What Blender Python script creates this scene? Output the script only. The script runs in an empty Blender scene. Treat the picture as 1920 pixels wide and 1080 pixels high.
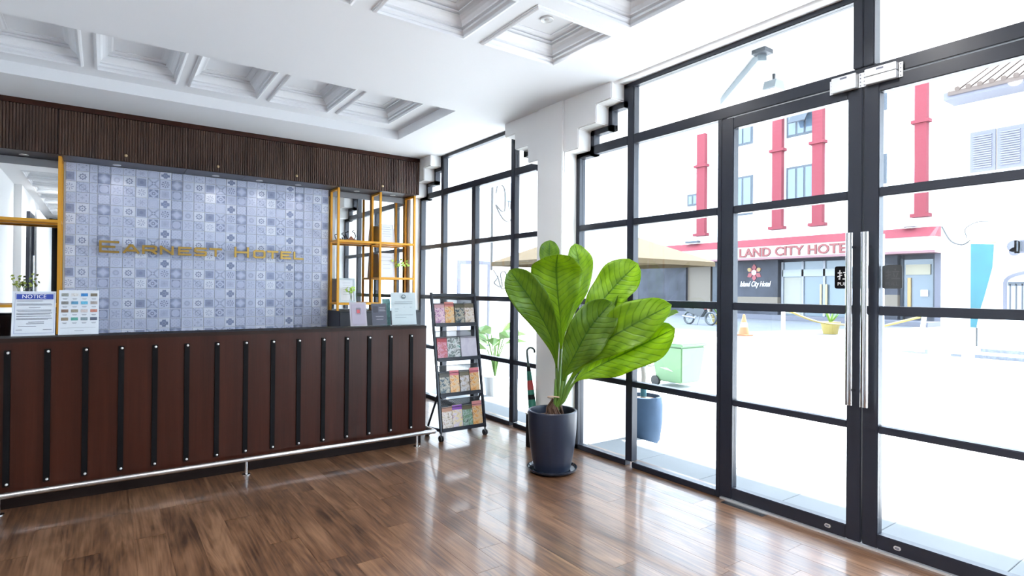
import bpy, bmesh, math, random
from mathutils import Vector, Matrix
random.seed(7)
PI = math.pi
sc = bpy.context.scene
C = sc.collection

# ---------------------------------------------------------------- camera, sky, sun, exposure
cd = bpy.data.cameras.new('camera')
cd.sensor_width = 36.0
cd.lens = 36.0 * 1078.0 / 1920.0
cd.clip_start = 0.05
cd.clip_end = 500
cam = bpy.data.objects.new('camera', cd)
C.objects.link(cam)
cam.matrix_world = Matrix(((0.81556, -0.00966, -0.57859, 0.0),
                           (-0.57861, 0.00113, -0.81561, 0.0),
                           (0.00853, 0.99995, -0.00466, 1.4),
                           (0, 0, 0, 1)))
sc.camera = cam

world = bpy.data.worlds.new('sky')
sc.world = world
world.use_nodes = True
wb = world.node_tree.nodes['Background']
wb.inputs[0].default_value = (0.69, 0.84, 1.0, 1)
wb.inputs[1].default_value = 3.3

sd = bpy.data.lights.new('sun', 'SUN')
sd.energy = 10.5
sd.color = (1.0, 0.98, 0.95)
sd.angle = math.radians(1.0)
sun = bpy.data.objects.new('sun', sd)
C.objects.link(sun)
# light travels from beyond the opposite building (+x) down towards the hotel
sun.rotation_euler = Vector((-math.cos(math.radians(62)), 0.10, -math.sin(math.radians(62)))).to_track_quat('-Z', 'Y').to_euler()

vs = sc.view_settings
sc.display_settings.display_device = 'sRGB'
vs.view_transform = 'Standard'
vs.look = 'None'
vs.exposure = 1.84
vs.gamma = 1.0
vs.use_curve_mapping = False
sc.cycles.use_denoising = True
sc.cycles.max_bounces = 10
sc.cycles.diffuse_bounces = 6
sc.cycles.glossy_bounces = 5
sc.cycles.transparent_max_bounces = 24
sc.cycles.sample_clamp_indirect = 8.0
sc.cycles.caustics_reflective = False

# ---------------------------------------------------------------- helpers
ORG = {}


class MB:
    def __init__(s):
        s.v, s.f, s.uv = [], [], None

    def poly(s, pts, faces):
        n = len(s.v)
        s.v += [tuple(p) for p in pts]
        s.f += [tuple(i + n for i in f) for f in faces]
        return s

    def box(s, x0, x1, y0, y1, z0, z1):
        return s.poly([(x0, y0, z0), (x1, y0, z0), (x1, y1, z0), (x0, y1, z0), (x0, y0, z1), (x1, y0, z1), (x1, y1, z1), (x0, y1, z1)],
                      [(0, 3, 2, 1), (4, 5, 6, 7), (0, 1, 5, 4), (1, 2, 6, 5), (2, 3, 7, 6), (3, 0, 4, 7)])

    def bar(s, p, q, w, h, up=(0, 0, 1)):
        p, q = Vector(p), Vector(q)
        d = (q - p).normalized()
        a = d.cross(Vector(up))
        if a.length < 1e-4:
            a = d.cross(Vector((1, 0, 0)))
        a.normalize()
        b = a.cross(d).normalized()
        a, b = a * w / 2, b * h / 2
        pts = [p - a - b, p + a - b, p + a + b, p - a + b, q - a - b, q + a - b, q + a + b, q - a + b]
        return s.poly(pts, [(0, 3, 2, 1), (4, 5, 6, 7), (0, 1, 5, 4), (1, 2, 6, 5), (2, 3, 7, 6), (3, 0, 4, 7)])

    def tube(s, pts, r, seg=10, close=False):
        pts = [Vector(p) for p in pts]
        rs = r if isinstance(r, (list, tuple)) else [r] * len(pts)
        rings, n0 = [], len(s.v)
        ref = None
        for i, p in enumerate(pts):
            d = (pts[min(i + 1, len(pts) - 1)] - pts[max(i - 1, 0)]).normalized()
            if ref is None:
                ref = d.cross(Vector((0, 0, 1)))
                if ref.length < 1e-3:
                    ref = d.cross(Vector((1, 0, 0)))
            ref = (ref - d * ref.dot(d)).normalized()
            b = d.cross(ref)
            for k in range(seg):
                a = 2 * PI * k / seg
                s.v.append(tuple(p + (ref * math.cos(a) + b * math.sin(a)) * rs[i]))
        m = len(pts)
        for i in range(m - 1):
            for k in range(seg):
                a, b2 = n0 + i * seg + k, n0 + i * seg + (k + 1) % seg
                s.f.append((a, b2, b2 + seg, a + seg))
        s.f.append(tuple(n0 + k for k in reversed(range(seg))))
        s.f.append(tuple(n0 + (m - 1) * seg + k for k in range(seg)))
        return s

    def lathe(s, prof, c, seg=40):
        n0 = len(s.v)
        for (r, z) in prof:
            for k in range(seg):
                a = 2 * PI * k / seg
                s.v.append((c[0] + r * math.cos(a), c[1] + r * math.sin(a), c[2] + z))
        for i in range(len(prof) - 1):
            for k in range(seg):
                a, b = n0 + i * seg + k, n0 + i * seg + (k + 1) % seg
                s.f.append((a, b, b + seg, a + seg))
        s.f.append(tuple(n0 + k for k in reversed(range(seg))))
        s.f.append(tuple(n0 + (len(prof) - 1) * seg + k for k in range(seg)))
        return s

    def prism(s, poly, axis, a0, a1):
        # poly: 2-D outline; axis 'x': (y,z), 'y': (x,z), 'z': (x,y)
        def P(p, a):
            return {'x': (a, p[0], p[1]), 'y': (p[0], a, p[1]), 'z': (p[0], p[1], a)}[axis]
        n = len(poly)
        pts = [P(p, a0) for p in poly] + [P(p, a1) for p in poly]
        return s.poly(pts, [tuple(range(n))[::-1], tuple(range(n, 2 * n))] + [(i, (i + 1) % n, (i + 1) % n + n, i + n) for i in range(n)])

    def sphere(s, c, r, seg=12, rings=8, sz=1.0):
        return s.lathe([(max(1e-4, r * math.sin(PI * i / rings)), -r * sz * math.cos(PI * i / rings)) for i in range(rings + 1)], c, seg)

    def build(s, name, mat, parent=None, smooth=False, bevel=0.0, recalc=True, base=False):
        o0 = Vector(ORG.get(parent.name, (0, 0, 0))) if parent else Vector((0, 0, 0))
        if parent is None and base:
            xs, ys, zs = zip(*s.v)
            o0 = Vector(((min(xs) + max(xs)) / 2, (min(ys) + max(ys)) / 2, min(zs)))
        me = bpy.data.meshes.new(name)
        me.from_pydata([tuple(Vector(p) - o0) for p in s.v], [], s.f)
        if s.uv:
            ul = me.uv_layers.new(name='UVMap')
            for lp in me.loops:
                ul.data[lp.index].uv = s.uv[lp.vertex_index]
        if recalc or bevel:
            bm = bmesh.new()
            bm.from_mesh(me)
            if recalc:
                bmesh.ops.recalc_face_normals(bm, faces=bm.faces)
            if bevel:
                bmesh.ops.bevel(bm, geom=[e for e in bm.edges if e.is_manifold and e.calc_face_angle(0) > 0.6], offset=bevel,
                                segments=2, affect='EDGES', clamp_overlap=True)
            bm.to_mesh(me)
            bm.free()
        for m in (mat if isinstance(mat, (list, tuple)) else [mat]):
            me.materials.append(m)
        if smooth:
            for p in me.polygons:
                p.use_smooth = True
            try:
                me.set_sharp_from_angle(angle=math.radians(40))
            except Exception:
                pass
        o = bpy.data.objects.new(name, me)
        C.objects.link(o)
        if parent:
            o.parent = parent
            ORG[o.name] = tuple(o0)
        else:
            o.location = o0
            ORG[o.name] = tuple(o0)
        return o


def mesh_obj(name, me, parent, loc=(0, 0, 0), rot=None, scale=None):
    o = bpy.data.objects.new(name, me)
    C.objects.link(o)
    o0 = Vector(ORG.get(parent.name, (0, 0, 0))) if parent else Vector((0, 0, 0))
    o.location = Vector(loc) - o0
    if rot:
        o.rotation_euler = rot
    if scale:
        o.scale = scale
    o.parent = parent
    ORG[o.name] = tuple(o0)
    return o


def tag(o, label, cat, group=None, kind=None):
    o['label'] = label
    if cat:
        o['category'] = cat
    if group:
        o['group'] = group
    if kind:
        o['kind'] = kind
    return o


def thing(name, label, cat, loc, group=None, kind=None):
    o = bpy.data.objects.new(name, None)
    o.empty_display_size = 0.1
    C.objects.link(o)
    o.location = loc
    ORG[o.name] = tuple(loc)
    return tag(o, label, cat, group, kind)


def copy_tree(o, dloc, label=None, name=None):
    def cp(x, parent):
        c = x.copy()
        C.objects.link(c)
        c.parent = parent
        for ch in x.children:
            cp(ch, c)
        return c
    r = cp(o, o.parent)
    r.location = Vector(o.location) + Vector(dloc)
    if label:
        r['label'] = label
    return r


# node expressions
class X:
    def __init__(s, nt, sock):
        s.nt, s.s = nt, sock

    def op(s, o, *a):
        n = s.nt.nodes.new('ShaderNodeMath')
        n.operation = o
        for i, q in enumerate((s,) + a):
            if isinstance(q, X):
                s.nt.links.new(q.s, n.inputs[i])
            else:
                n.inputs[i].default_value = q
        return X(s.nt, n.outputs[0])

    def __add__(s, b): return s.op('ADD', b)
    def __sub__(s, b): return s.op('SUBTRACT', b)
    def __mul__(s, b): return s.op('MULTIPLY', b)
    def __truediv__(s, b): return s.op('DIVIDE', b)
    def abs(s): return s.op('ABSOLUTE')
    def lt(s, b): return s.op('LESS_THAN', b)
    def gt(s, b): return s.op('GREATER_THAN', b)
    def mx(s, b): return s.op('MAXIMUM', b)
    def mn(s, b): return s.op('MINIMUM', b)
    def sin(s): return s.op('SINE')
    def cos(s): return s.op('COSINE')
    def sqrt(s): return s.op('SQRT')


def lin(c):
    return tuple(((v / 255.0) / 12.92 if v / 255.0 <= 0.04045 else ((v / 255.0 + 0.055) / 1.055) ** 2.4) for v in c)


def mat(name, col, rough=0.5, metal=0.0, spec=0.5, coat=0.0, emit=None, estr=0.0, noise=0.0, nscale=20.0, trans=0.0, bump=0.0, sub=0.0):
    m = bpy.data.materials.new(name)
    m.use_nodes = True
    nt = m.node_tree
    b = nt.nodes['Principled BSDF']
    b.inputs['Base Color'].default_value = (*col, 1)
    b.inputs['Roughness'].default_value = rough
    b.inputs['Metallic'].default_value = metal
    b.inputs['Specular IOR Level'].default_value = spec
    b.inputs['Coat Weight'].default_value = coat
    b.inputs['Coat Roughness'].default_value = 0.12
    b.inputs['Transmission Weight'].default_value = trans
    if emit:
        b.inputs['Emission Color'].default_value = (*emit, 1)
        b.inputs['Emission Strength'].default_value = estr
    if noise or bump:
        tc = nt.nodes.new('ShaderNodeTexCoord')
        n = nt.nodes.new('ShaderNodeTexNoise')
        n.inputs['Scale'].default_value = nscale
        n.inputs['Detail'].default_value = 4
        nt.links.new(tc.outputs['Object'], n.inputs['Vector'])
        if noise:
            mixn = nt.nodes.new('ShaderNodeMix')
            mixn.data_type = 'RGBA'
            mixn.inputs['A'].default_value = (*[c * (1 - noise) for c in col], 1)
            mixn.inputs['B'].default_value = (*[min(1, c * (1 + noise)) for c in col], 1)
            nt.links.new(n.outputs[0], mixn.inputs['Factor'])
            nt.links.new(mixn.outputs['Result'], b.inputs['Base Color'])
        if bump:
            bp = nt.nodes.new('ShaderNodeBump')
            bp.inputs['Strength'].default_value = bump
            bp.inputs['Distance'].default_value = 0.01
            nt.links.new(n.outputs[0], bp.inputs['Height'])
            nt.links.new(bp.outputs[0], b.inputs['Normal'])
    return m


def ramp(nt, fac, stops):
    r = nt.nodes.new('ShaderNodeValToRGB')
    while len(r.color_ramp.elements) < len(stops):
        r.color_ramp.elements.new(0.5)
    for e, (p, c) in zip(r.color_ramp.elements, stops):
        e.position = p
        e.color = (*c, 1)
    nt.links.new(fac, r.inputs[0])
    return r.outputs[0]


def wood(name, c0, c1, c2, scale=(1, 1, 1), rough=0.3, coat=0.0, rnd=0.0, wavy=1.0, ring=True, spec=0.5):
    m = bpy.data.materials.new(name)
    m.use_nodes = True
    nt = m.node_tree
    b = nt.nodes['Principled BSDF']
    g = nt.nodes.new('ShaderNodeNewGeometry')
    oi = nt.nodes.new('ShaderNodeObjectInfo')
    mp = nt.nodes.new('ShaderNodeMapping')
    mp.inputs['Scale'].default_value = scale
    add = nt.nodes.new('ShaderNodeVectorMath')
    add.operation = 'ADD'
    mul = nt.nodes.new('ShaderNodeVectorMath')
    mul.operation = 'SCALE'
    mul.inputs[0].default_value = (13.7, 29.1, 7.3)
    nt.links.new(oi.outputs['Random'], mul.inputs['Scale'])
    nt.links.new(g.outputs['Position'], add.inputs[0])
    if rnd:
        nt.links.new(mul.outputs[0], add.inputs[1])
    nt.links.new(add.outputs[0], mp.inputs['Vector'])
    n1 = nt.nodes.new('ShaderNodeTexNoise')
    n1.inputs['Scale'].default_value = 1.0
    n1.inputs['Detail'].default_value = 3
    n1.inputs['Distortion'].default_value = 0.6 * wavy
    nt.links.new(mp.outputs[0], n1.inputs['Vector'])
    n2 = nt.nodes.new('ShaderNodeTexNoise')
    n2.inputs['Scale'].default_value = 6.0
    n2.inputs['Detail'].default_value = 6
    n2.inputs['Roughness'].default_value = 0.7
    nt.links.new(mp.outputs[0], n2.inputs['Vector'])
    a = X(nt, n1.outputs[0])
    fine = X(nt, n2.outputs[0])
    if ring:
        mp3 = nt.nodes.new('ShaderNodeMapping')
        mp3.inputs['Scale'].default_value = (70, 2.2, 70)
        nt.links.new(add.outputs[0], mp3.inputs['Vector'])
        n3 = nt.nodes.new('ShaderNodeTexNoise')
        n3.inputs['Scale'].default_value = 1.0
        n3.inputs['Detail'].default_value = 5
        nt.links.new(mp3.outputs[0], n3.inputs['Vector'])
        mp4 = nt.nodes.new('ShaderNodeMapping')
        mp4.inputs['Scale'].default_value = (5.0, 1.3, 5.0)
        nt.links.new(add.outputs[0], mp4.inputs['Vector'])
        n4 = nt.nodes.new('ShaderNodeTexNoise')
        n4.inputs['Scale'].default_value = 1.3
        n4.inputs['Detail'].default_value = 3
        n4.inputs['Distortion'].default_value = 0.9
        nt.links.new(mp4.outputs[0], n4.inputs['Vector'])
        rg = ((a * 70.0).sin() * 0.5 + 0.5) * 0.13
        t = a * 0.30 + rg + (X(nt, n3.outputs[0]) - 0.5) * 0.75 + (X(nt, n4.outputs[0]) - 0.5) * 0.85 + (fine - 0.5) * 0.25 + 0.22
    else:
        t = a * 0.8 + (fine - 0.5) * 0.6
    if rnd:
        t = t + (X(nt, oi.outputs['Random']) - 0.5) * rnd
    col = ramp(nt, t.s, [(0.12, c0), (0.42, c1), (0.78, c2)])
    nt.links.new(col, b.inputs['Base Color'])
    b.inputs['Roughness'].default_value = rough
    b.inputs['Specular IOR Level'].default_value = spec
    b.inputs['Coat Weight'].default_value = coat
    b.inputs['Coat Roughness'].default_value = 0.1
    bp = nt.nodes.new('ShaderNodeBump')
    bp.inputs['Strength'].default_value = 0.12
    bp.inputs['Distance'].default_value = 0.004
    nt.links.new(fine.s, bp.inputs['Height'])
    nt.links.new(bp.outputs[0], b.inputs['Normal'])
    return m


def glass_mat(name, tint=(0.97, 0.985, 0.99), refl=1.0, rough=0.0):
    m = bpy.data.materials.new(name)
    m.use_nodes = True
    nt = m.node_tree
    nt.nodes.clear()
    out = nt.nodes.new('ShaderNodeOutputMaterial')
    tr = nt.nodes.new('ShaderNodeBsdfTransparent')
    tr.inputs[0].default_value = (*tint, 1)
    gl = nt.nodes.new('ShaderNodeBsdfGlossy')
    gl.inputs['Roughness'].default_value = rough
    fr = nt.nodes.new('ShaderNodeLayerWeight')
    fr.inputs['Blend'].default_value = 0.5
    mx = nt.nodes.new('ShaderNodeMixShader')
    f = (X(nt, fr.outputs['Facing']).op('POWER', 5.0) * 0.5 + 0.02) * refl
    nt.links.new(f.s, mx.inputs[0])
    nt.links.new(tr.outputs[0], mx.inputs[1])
    nt.links.new(gl.outputs[0], mx.inputs[2])
    nt.links.new(mx.outputs[0], out.inputs[0])
    return m


M = {}
M['white'] = mat('white_paint', (0.85, 0.85, 0.85), 0.55, noise=0.015, nscale=3)
M['ceiling'] = mat('ceiling_paint', (0.82, 0.84, 0.87), 0.6)
M['floor'] = wood('floor_plank', (0.030, 0.013, 0.0075), (0.116, 0.055, 0.027), (0.225, 0.124, 0.068), scale=(7, 0.6, 7), rough=0.38, coat=0.38, rnd=0.16, wavy=1.8)
M['mahogany'] = wood('mahogany', (0.020, 0.0048, 0.0024), (0.036, 0.0090, 0.0046), (0.055, 0.0150, 0.0080), scale=(14, 14, 0.5), rough=0.28, coat=0.0, ring=False, spec=0.30)
M['mahogany_dark'] = mat('dark_kick_board', (0.010, 0.004, 0.003), 0.5, spec=0.2)
M['reed'] = wood('reeded_walnut', (0.030, 0.0145, 0.0095), (0.066, 0.034, 0.0225), (0.125, 0.067, 0.044), scale=(6, 6, 1.2), rough=0.34, rnd=0.15, ring=False, spec=0.45)
M['soffit'] = mat('cabinet_laminate', (0.05, 0.046, 0.058), 0.35, spec=0.35)
M['black'] = mat('black_strip', (0.004, 0.004, 0.005), 0.5, spec=0.12)
M['frame'] = mat('black_steel_frame', (0.012, 0.0155, 0.027), 0.36)
M['steel'] = mat('brushed_steel', (0.62, 0.62, 0.63), 0.22, metal=1.0)
M['chrome'] = mat('chrome', (0.75, 0.75, 0.76), 0.08, metal=1.0)
M['alu'] = mat('satin_aluminium', (0.72, 0.73, 0.74), 0.4, metal=0.6)
M['yellow'] = mat('yellow_metal', (0.78, 0.37, 0.035), 0.4, spec=0.3)
M['gold'] = mat('gold_letter', (0.46, 0.29, 0.07), 0.28, metal=0.75)
M['gold_edge'] = mat('bronze_letter_edge', (0.16, 0.095, 0.03), 0.35, metal=0.6)
M['mirror'] = mat('mirror', (0.86, 0.89, 0.9), 0.01, metal=1.0)
M['glass'] = glass_mat('window_glass')
M['acrylic'] = glass_mat('acrylic', (0.95, 0.965, 0.975), 0.5, 0.3)
M['navy_pot'] = mat('navy_glazed_pot', (0.012, 0.018, 0.036), 0.33, noise=0.1, nscale=30)
M['soil'] = mat('soil', (0.16, 0.10, 0.07), 0.9, noise=0.5, nscale=90, bump=0.8)
M['root'] = mat('fibrous_root', (0.07, 0.035, 0.02), 0.85, noise=0.5, nscale=60)
M['cord'] = mat('tie_cord', (0.6, 0.42, 0.3), 0.7)
M['paper'] = mat('paper', (0.80, 0.82, 0.86), 0.6)
M['ink'] = mat('grey_ink', (0.18, 0.19, 0.24), 0.7)
M['blue_ink'] = mat('blue_ink', (0.02, 0.055, 0.33), 0.6)
M['white_ink'] = mat('white_ink', (0.85, 0.86, 0.88), 0.6)
M['grout'] = mat('grout', (0.82, 0.85, 0.90), 0.8)
M['dark_base'] = mat('dark_base_cabinet', (0.012, 0.014, 0.022), 0.4)
M['rubber'] = mat('black_rubber', (0.01, 0.01, 0.011), 0.6)
M['curtain_w'] = mat('white_curtain', (0.72, 0.75, 0.78), 0.8)
M['curtain_b'] = mat('black_curtain', (0.008, 0.008, 0.01), 0.8)
M['green_um'] = mat('umbrella_green', (0.01, 0.13, 0.09), 0.5)
M['red_um'] = mat('umbrella_red', (0.33, 0.03, 0.03), 0.5)
M['lamp'] = mat('lamp_lens', (0.9, 0.9, 0.88), 0.4, emit=(1.0, 0.93, 0.84), estr=6.0)
M['lamp_off'] = mat('downlight_glass', (0.55, 0.55, 0.55), 0.15)
# outdoors
M['concrete'] = mat('sunlit_concrete', (0.47, 0.47, 0.47), 0.8, noise=0.1, nscale=0.8)
M['shaded_asphalt'] = mat('shaded_asphalt', (0.0792, 0.0825, 0.0924), 0.85, noise=0.25, nscale=0.6)  # street grey also carries the shade cast by the opposite hotel
M['step'] = mat('grey_porch_tile', (0.20, 0.21, 0.22), 0.8, noise=0.06, nscale=4, spec=0.1)
M['render'] = mat('white_render', (0.80, 0.80, 0.80), 0.8)
M['pink'] = mat('salmon_paint', (0.145, 0.026, 0.034), 0.8, spec=0.2)
M['signred'] = mat('sign_red', (0.1254, 0.0198, 0.0185), 0.6)
M['granite'] = mat('dark_granite', (0.0264, 0.0277, 0.037), 0.6, spec=0.3, noise=0.9, nscale=1.1)
M['blueglass'] = mat('tinted_window', (0.066, 0.0924, 0.1254), 0.08, spec=0.6)
M['darkframe'] = mat('dark_window_frame', (0.0231, 0.0297, 0.0396), 0.5)
M['tan'] = mat('tan_shopfront', (0.1122, 0.0891, 0.066), 0.6)
M['tarp'] = mat('turquoise_tarpaulin', (0.0053, 0.0726, 0.0924), 0.6, noise=0.3, nscale=3)
M['shutter'] = mat('grey_shutter', (0.0792, 0.0792, 0.1023), 0.6)
M['rooftile'] = mat('terracotta_roof', (0.085, 0.066, 0.058), 0.8, spec=0.1)
M['canvas'] = mat('cream_canvas', (0.050, 0.037, 0.021), 0.8, spec=0.1)
M['umb_frame'] = mat('umbrella_frame', (0.066, 0.0594, 0.0528), 0.5)
M['blue_pot'] = mat('blue_planter', (0.026, 0.050, 0.088), 0.7, noise=0.2, nscale=8, spec=0.2)
M['bin'] = mat('green_bin', (0.0858, 0.165, 0.0792), 0.5)
M['yellow_out'] = mat('yellow_plastic', (0.2376, 0.1782, 0.0396), 0.6)
M['orange_out'] = mat('orange_plastic', (0.2376, 0.0858, 0.0264), 0.6)
M['leaf_out'] = mat('outdoor_leaf', (0.0792, 0.1716, 0.0198), 0.5, noise=0.3, nscale=6)
M['leaf_pale'] = mat('grey_green_leaf', (0.1056, 0.1452, 0.1122), 0.5)
M['bike'] = mat('motorbike_dark', (0.033, 0.0363, 0.0429), 0.4)
M['wire'] = mat('dark_cable', (0.033, 0.033, 0.033), 0.6)
M['greydoor'] = mat('grey_steel_door', (0.2178, 0.2244, 0.2442), 0.5)
M['red_mat'] = mat('red_hatch', (0.1452, 0.0396, 0.033), 0.7)


def leaf_material(name, lo, hi):
    m = bpy.data.materials.new(name)
    m.use_nodes = True
    nt = m.node_tree
    b = nt.nodes['Principled BSDF']
    out = nt.nodes['Material Output']
    uv = nt.nodes.new('ShaderNodeUVMap')
    uv.uv_map = 'UVMap'
    sp = nt.nodes.new('ShaderNodeSeparateXYZ')
    nt.links.new(uv.outputs[0], sp.inputs[0])
    u = X(nt, sp.outputs[0])           # -1..1 across the blade
    v = X(nt, sp.outputs[1])           # 0..1 along it
    au = (u - 0.5).abs() * 2.0
    nz = nt.nodes.new('ShaderNodeTexNoise')
    nz.inputs['Scale'].default_value = 5.0
    nt.links.new(uv.outputs[0], nz.inputs['Vector'])
    vein = (((v * 15.0 - au * 2.6 + X(nt, nz.outputs[0]) * 0.6) * (2 * PI)).sin() * 0.5 + 0.5)
    vein = vein.op('POWER', 10.0)
    rib = au.lt(0.035)
    t = (vein * -0.16) - rib * 0.45 + (X(nt, nz.outputs[0]) - 0.5) * 0.8 + 0.35
    col = ramp(nt, t.s, [(0.0, lo), (0.55, hi), (1.0, tuple(min(1, c * 1.5 + 0.05) for c in hi))])
    nt.links.new(col, b.inputs['Base Color'])
    b.inputs['Roughness'].default_value = 0.3
    b.inputs['Specular IOR Level'].default_value = 0.5
    bp = nt.nodes.new('ShaderNodeBump')
    bp.inputs['Strength'].default_value = 0.35
    bp.inputs['Distance'].default_value = 0.01
    nt.links.new((vein * -1.0 - rib).s, bp.inputs['Height'])
    nt.links.new(bp.outputs[0], b.inputs['Normal'])
    tl = nt.nodes.new('ShaderNodeBsdfTranslucent')
    hue = nt.nodes.new('ShaderNodeMix')
    hue.data_type = 'RGBA'
    hue.blend_type = 'MULTIPLY'
    hue.inputs['Factor'].default_value = 1.0
    hue.inputs['B'].default_value = (1.9, 1.45, 0.5, 1)
    nt.links.new(col, hue.inputs['A'])
    nt.links.new(hue.outputs['Result'], tl.inputs[0])
    mx = nt.nodes.new('ShaderNodeMixShader')
    mx.inputs[0].default_value = 0.5
    nt.links.new(b.outputs[0], mx.inputs[1])
    nt.links.new(tl.outputs[0], mx.inputs[2])
    nt.links.new(mx.outputs[0], out.inputs[0])
    return m


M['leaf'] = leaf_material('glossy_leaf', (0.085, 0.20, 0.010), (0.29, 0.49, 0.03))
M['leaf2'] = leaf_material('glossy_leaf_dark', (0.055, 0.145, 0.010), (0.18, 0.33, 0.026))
M['petiole'] = mat('petiole', (0.10, 0.20, 0.03), 0.4)


def text_into(mb, body, size, fn, depth=0.0, bold=0.0):
    """Lay out text with Blender's own font; fn maps (x, y, d) of the text plane to a point."""
    cu = bpy.data.curves.new('txt', 'FONT')
    cu.body = body
    cu.size = size
    cu.extrude = 0.0
    cu.offset = bold
    cu.resolution_u = 3
    o = bpy.data.objects.new('txt', cu)
    C.objects.link(o)
    bpy.context.view_layer.update()
    me = bpy.data.meshes.new_from_object(o)
    pts = [v.co.copy() for v in me.vertices]
    fs = [tuple(p.vertices) for p in me.polygons]
    if depth and pts:
        bm = bmesh.new()
        bm.from_mesh(me)
        bmesh.ops.remove_doubles(bm, verts=bm.verts, dist=1e-6)
        r = bmesh.ops.extrude_face_region(bm, geom=list(bm.faces))
        for v in r['geom']:
            if isinstance(v, bmesh.types.BMVert):
                v.co.z += depth
        bm.verts.index_update()
        pts = [v.co.copy() for v in bm.verts]
        fs = [tuple(v.index for v in f.verts) for f in bm.faces]
        bm.free()
    bpy.data.objects.remove(o)
    bpy.data.curves.remove(cu)
    bpy.data.meshes.remove(me)
    w = max([p.x for p in pts] + [0.0])
    mb.poly([fn(p.x, p.y, p.z) for p in pts], fs)
    return w


# ================================================================ THE SETTING
XI, XF, XO = 3.29, 3.435, 3.60          # inner wall face, frame face, outer wall face
ZC = 3.08                               # ceiling
XL = -1.22                              # left wall
YB, YR = 7.09, -4.20                    # back wall, rear wall

# ---- floor with planks
fl = MB().box(XL - 0.1, XO - 0.1, YR - 0.1, YB + 0.1, -0.12, -0.012).build('floor', mat('floor_joint', (0.03, 0.018, 0.012), 0.6))
tag(fl, 'brown wood plank lobby floor with long boards running away from the camera', 'floor', kind='structure')
PW, PL = 0.152, 1.22
pm = MB().box(-PW / 2 + 0.0002, PW / 2 - 0.0002, -0.4998, 0.4998, -0.012, 0.0).build('plank', M['floor'], bevel=0.0006)
plank_mesh = pm.data
bpy.data.objects.remove(pm)
ncol = int(math.ceil((XO - 0.1 - XL) / PW))
for i in range(ncol):
    xc = XL + PW * (i + 0.5)
    y = YR - random.random() * PL
    while y < YB:
        a, b = max(y, YR), min(y + PL, YB)
        if b - a > 0.05:
            mesh_obj('plank', plank_mesh, fl, (xc, (a + b) / 2, 0), scale=(1, b - a, 1))
        y += PL

# ---- walls
w = MB().box(XL - 0.1, XO, YB + 0.012, YB + 0.15, 0, 3.5).build('wall_back', M['white'])
tag(w, 'white back wall behind the tile panel and the mirrors', 'wall', kind='structure')
w = MB().box(XL - 0.12, XL, YR, YB, 0, 3.5).build('wall_left', M['white'])
tag(w, 'plain white side wall on the left of the lobby', 'wall', kind='structure')
MB().box(XL, XL + 0.10, -1.2, 1.75, 0, ZC).build('pilaster', M['white'], w)
w = MB().box(XL - 0.1, XO, YR - 0.15, YR, 0, 3.5).build('wall_rear', M['white'])
tag(w, 'white wall at the rear end of the lobby', 'wall', kind='structure')

# window wall: piers with stepped corbels, built as prisms through the wall thickness
ST = [(0.0, 2.62), (0.18, 2.62), (0.18, 2.79), (0.395, 2.79), (0.395, 2.945), (0.57, 2.945), (0.57, 3.5)]


def corbel(mb, y0, sgn, x0=XI, x1=XO):
    # a stepped bracket that grows from the jamb at y0 in direction sgn
    poly = [(y0 - sgn * 0.02, 2.62)] + [(y0 + sgn * a, z) for a, z in ST] + [(y0 - sgn * 0.02, 3.5)]
    mb.prism(poly, 'x', x0, x1)


wr = MB()
wr.box(XI, XO, 3.86, 4.22, 0, 3.5)              # pier between the windows
wr.box(XI, XO, 6.98, YB, 0, 3.5)
wr.box(XI, XO, -1.27, -0.91, 0, 3.5)
wr.box(XI, XO, YR, -4.03, 0, 3.5)
for y0, s in ((3.86, -1), (4.22, 1), (6.98, -1), (-0.91, 1), (-1.27, -1), (-4.03, 1)):
    corbel(wr, y0, s)
wro = wr.build('wall_right', M['white'], bevel=0.008)
tag(wro, 'white window wall with a pier and stepped corbels', 'wall', kind='structure')
MB().box(XI - 0.022, XI, 3.862, 4.218, 0, ZC).build('pilaster', M['white'], wro, bevel=0.006)
MB().box(XO, 4.18, 3.93, 4.20, -0.1, 3.5).build('outer_fin', M['white'], wro)
MB().box(XI + 0.16, XO, -3.46, 6.41, 3.10, 3.5).build('lintel', M['white'], wro)
# rounded soffit moulding above the near glazing
for nm, ya, yb in (('a', -0.34, 3.29),):
    prof = [(XI - 0.012, 3.5), (XI - 0.012, 3.082), (XI + 0.012, 3.082), (XI + 0.012, 3.094)]
    for k in range(9):
        a = PI - PI * k / 8
        prof.append((XI + 0.05 + 0.036 * math.cos(a), 3.094 - 0.030 * math.sin(a)))
    prof += [(XI + 0.10, 3.094), (XI + 0.16, 3.10), (XI + 0.16, 3.5)]
    t = MB().prism(prof, 'y', ya, yb).build('trim_1', M['white'], smooth=True)
    tag(t, 'rounded white moulding between the ceiling and the tall glazing', 'moulding', kind='structure')

# ---- ceiling with coffers and a recessed bay
openings = []                                  # (x0,x1,y0,y1)
CX = [2.0830 - 0.765 * i for i in range(5)]
CY = [2.685 - 0.765 * j for j in range(8)]
for x in CX:
    for y in CY:
        if x > XL + 0.02 and y > YR + 0.2:
            openings.append((x, x + 0.60, y, y + 0.60))
REC = (XL, 2.67, 4.70, 6.00)
xs = sorted(set([XL, XI + 0.16] + [v for o in openings for v in o[:2]] + list(REC[:2])))
ys = sorted(set([YR, YB] + [v for o in openings for v in o[2:]] + list(REC[2:])))
cb = MB()


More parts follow.
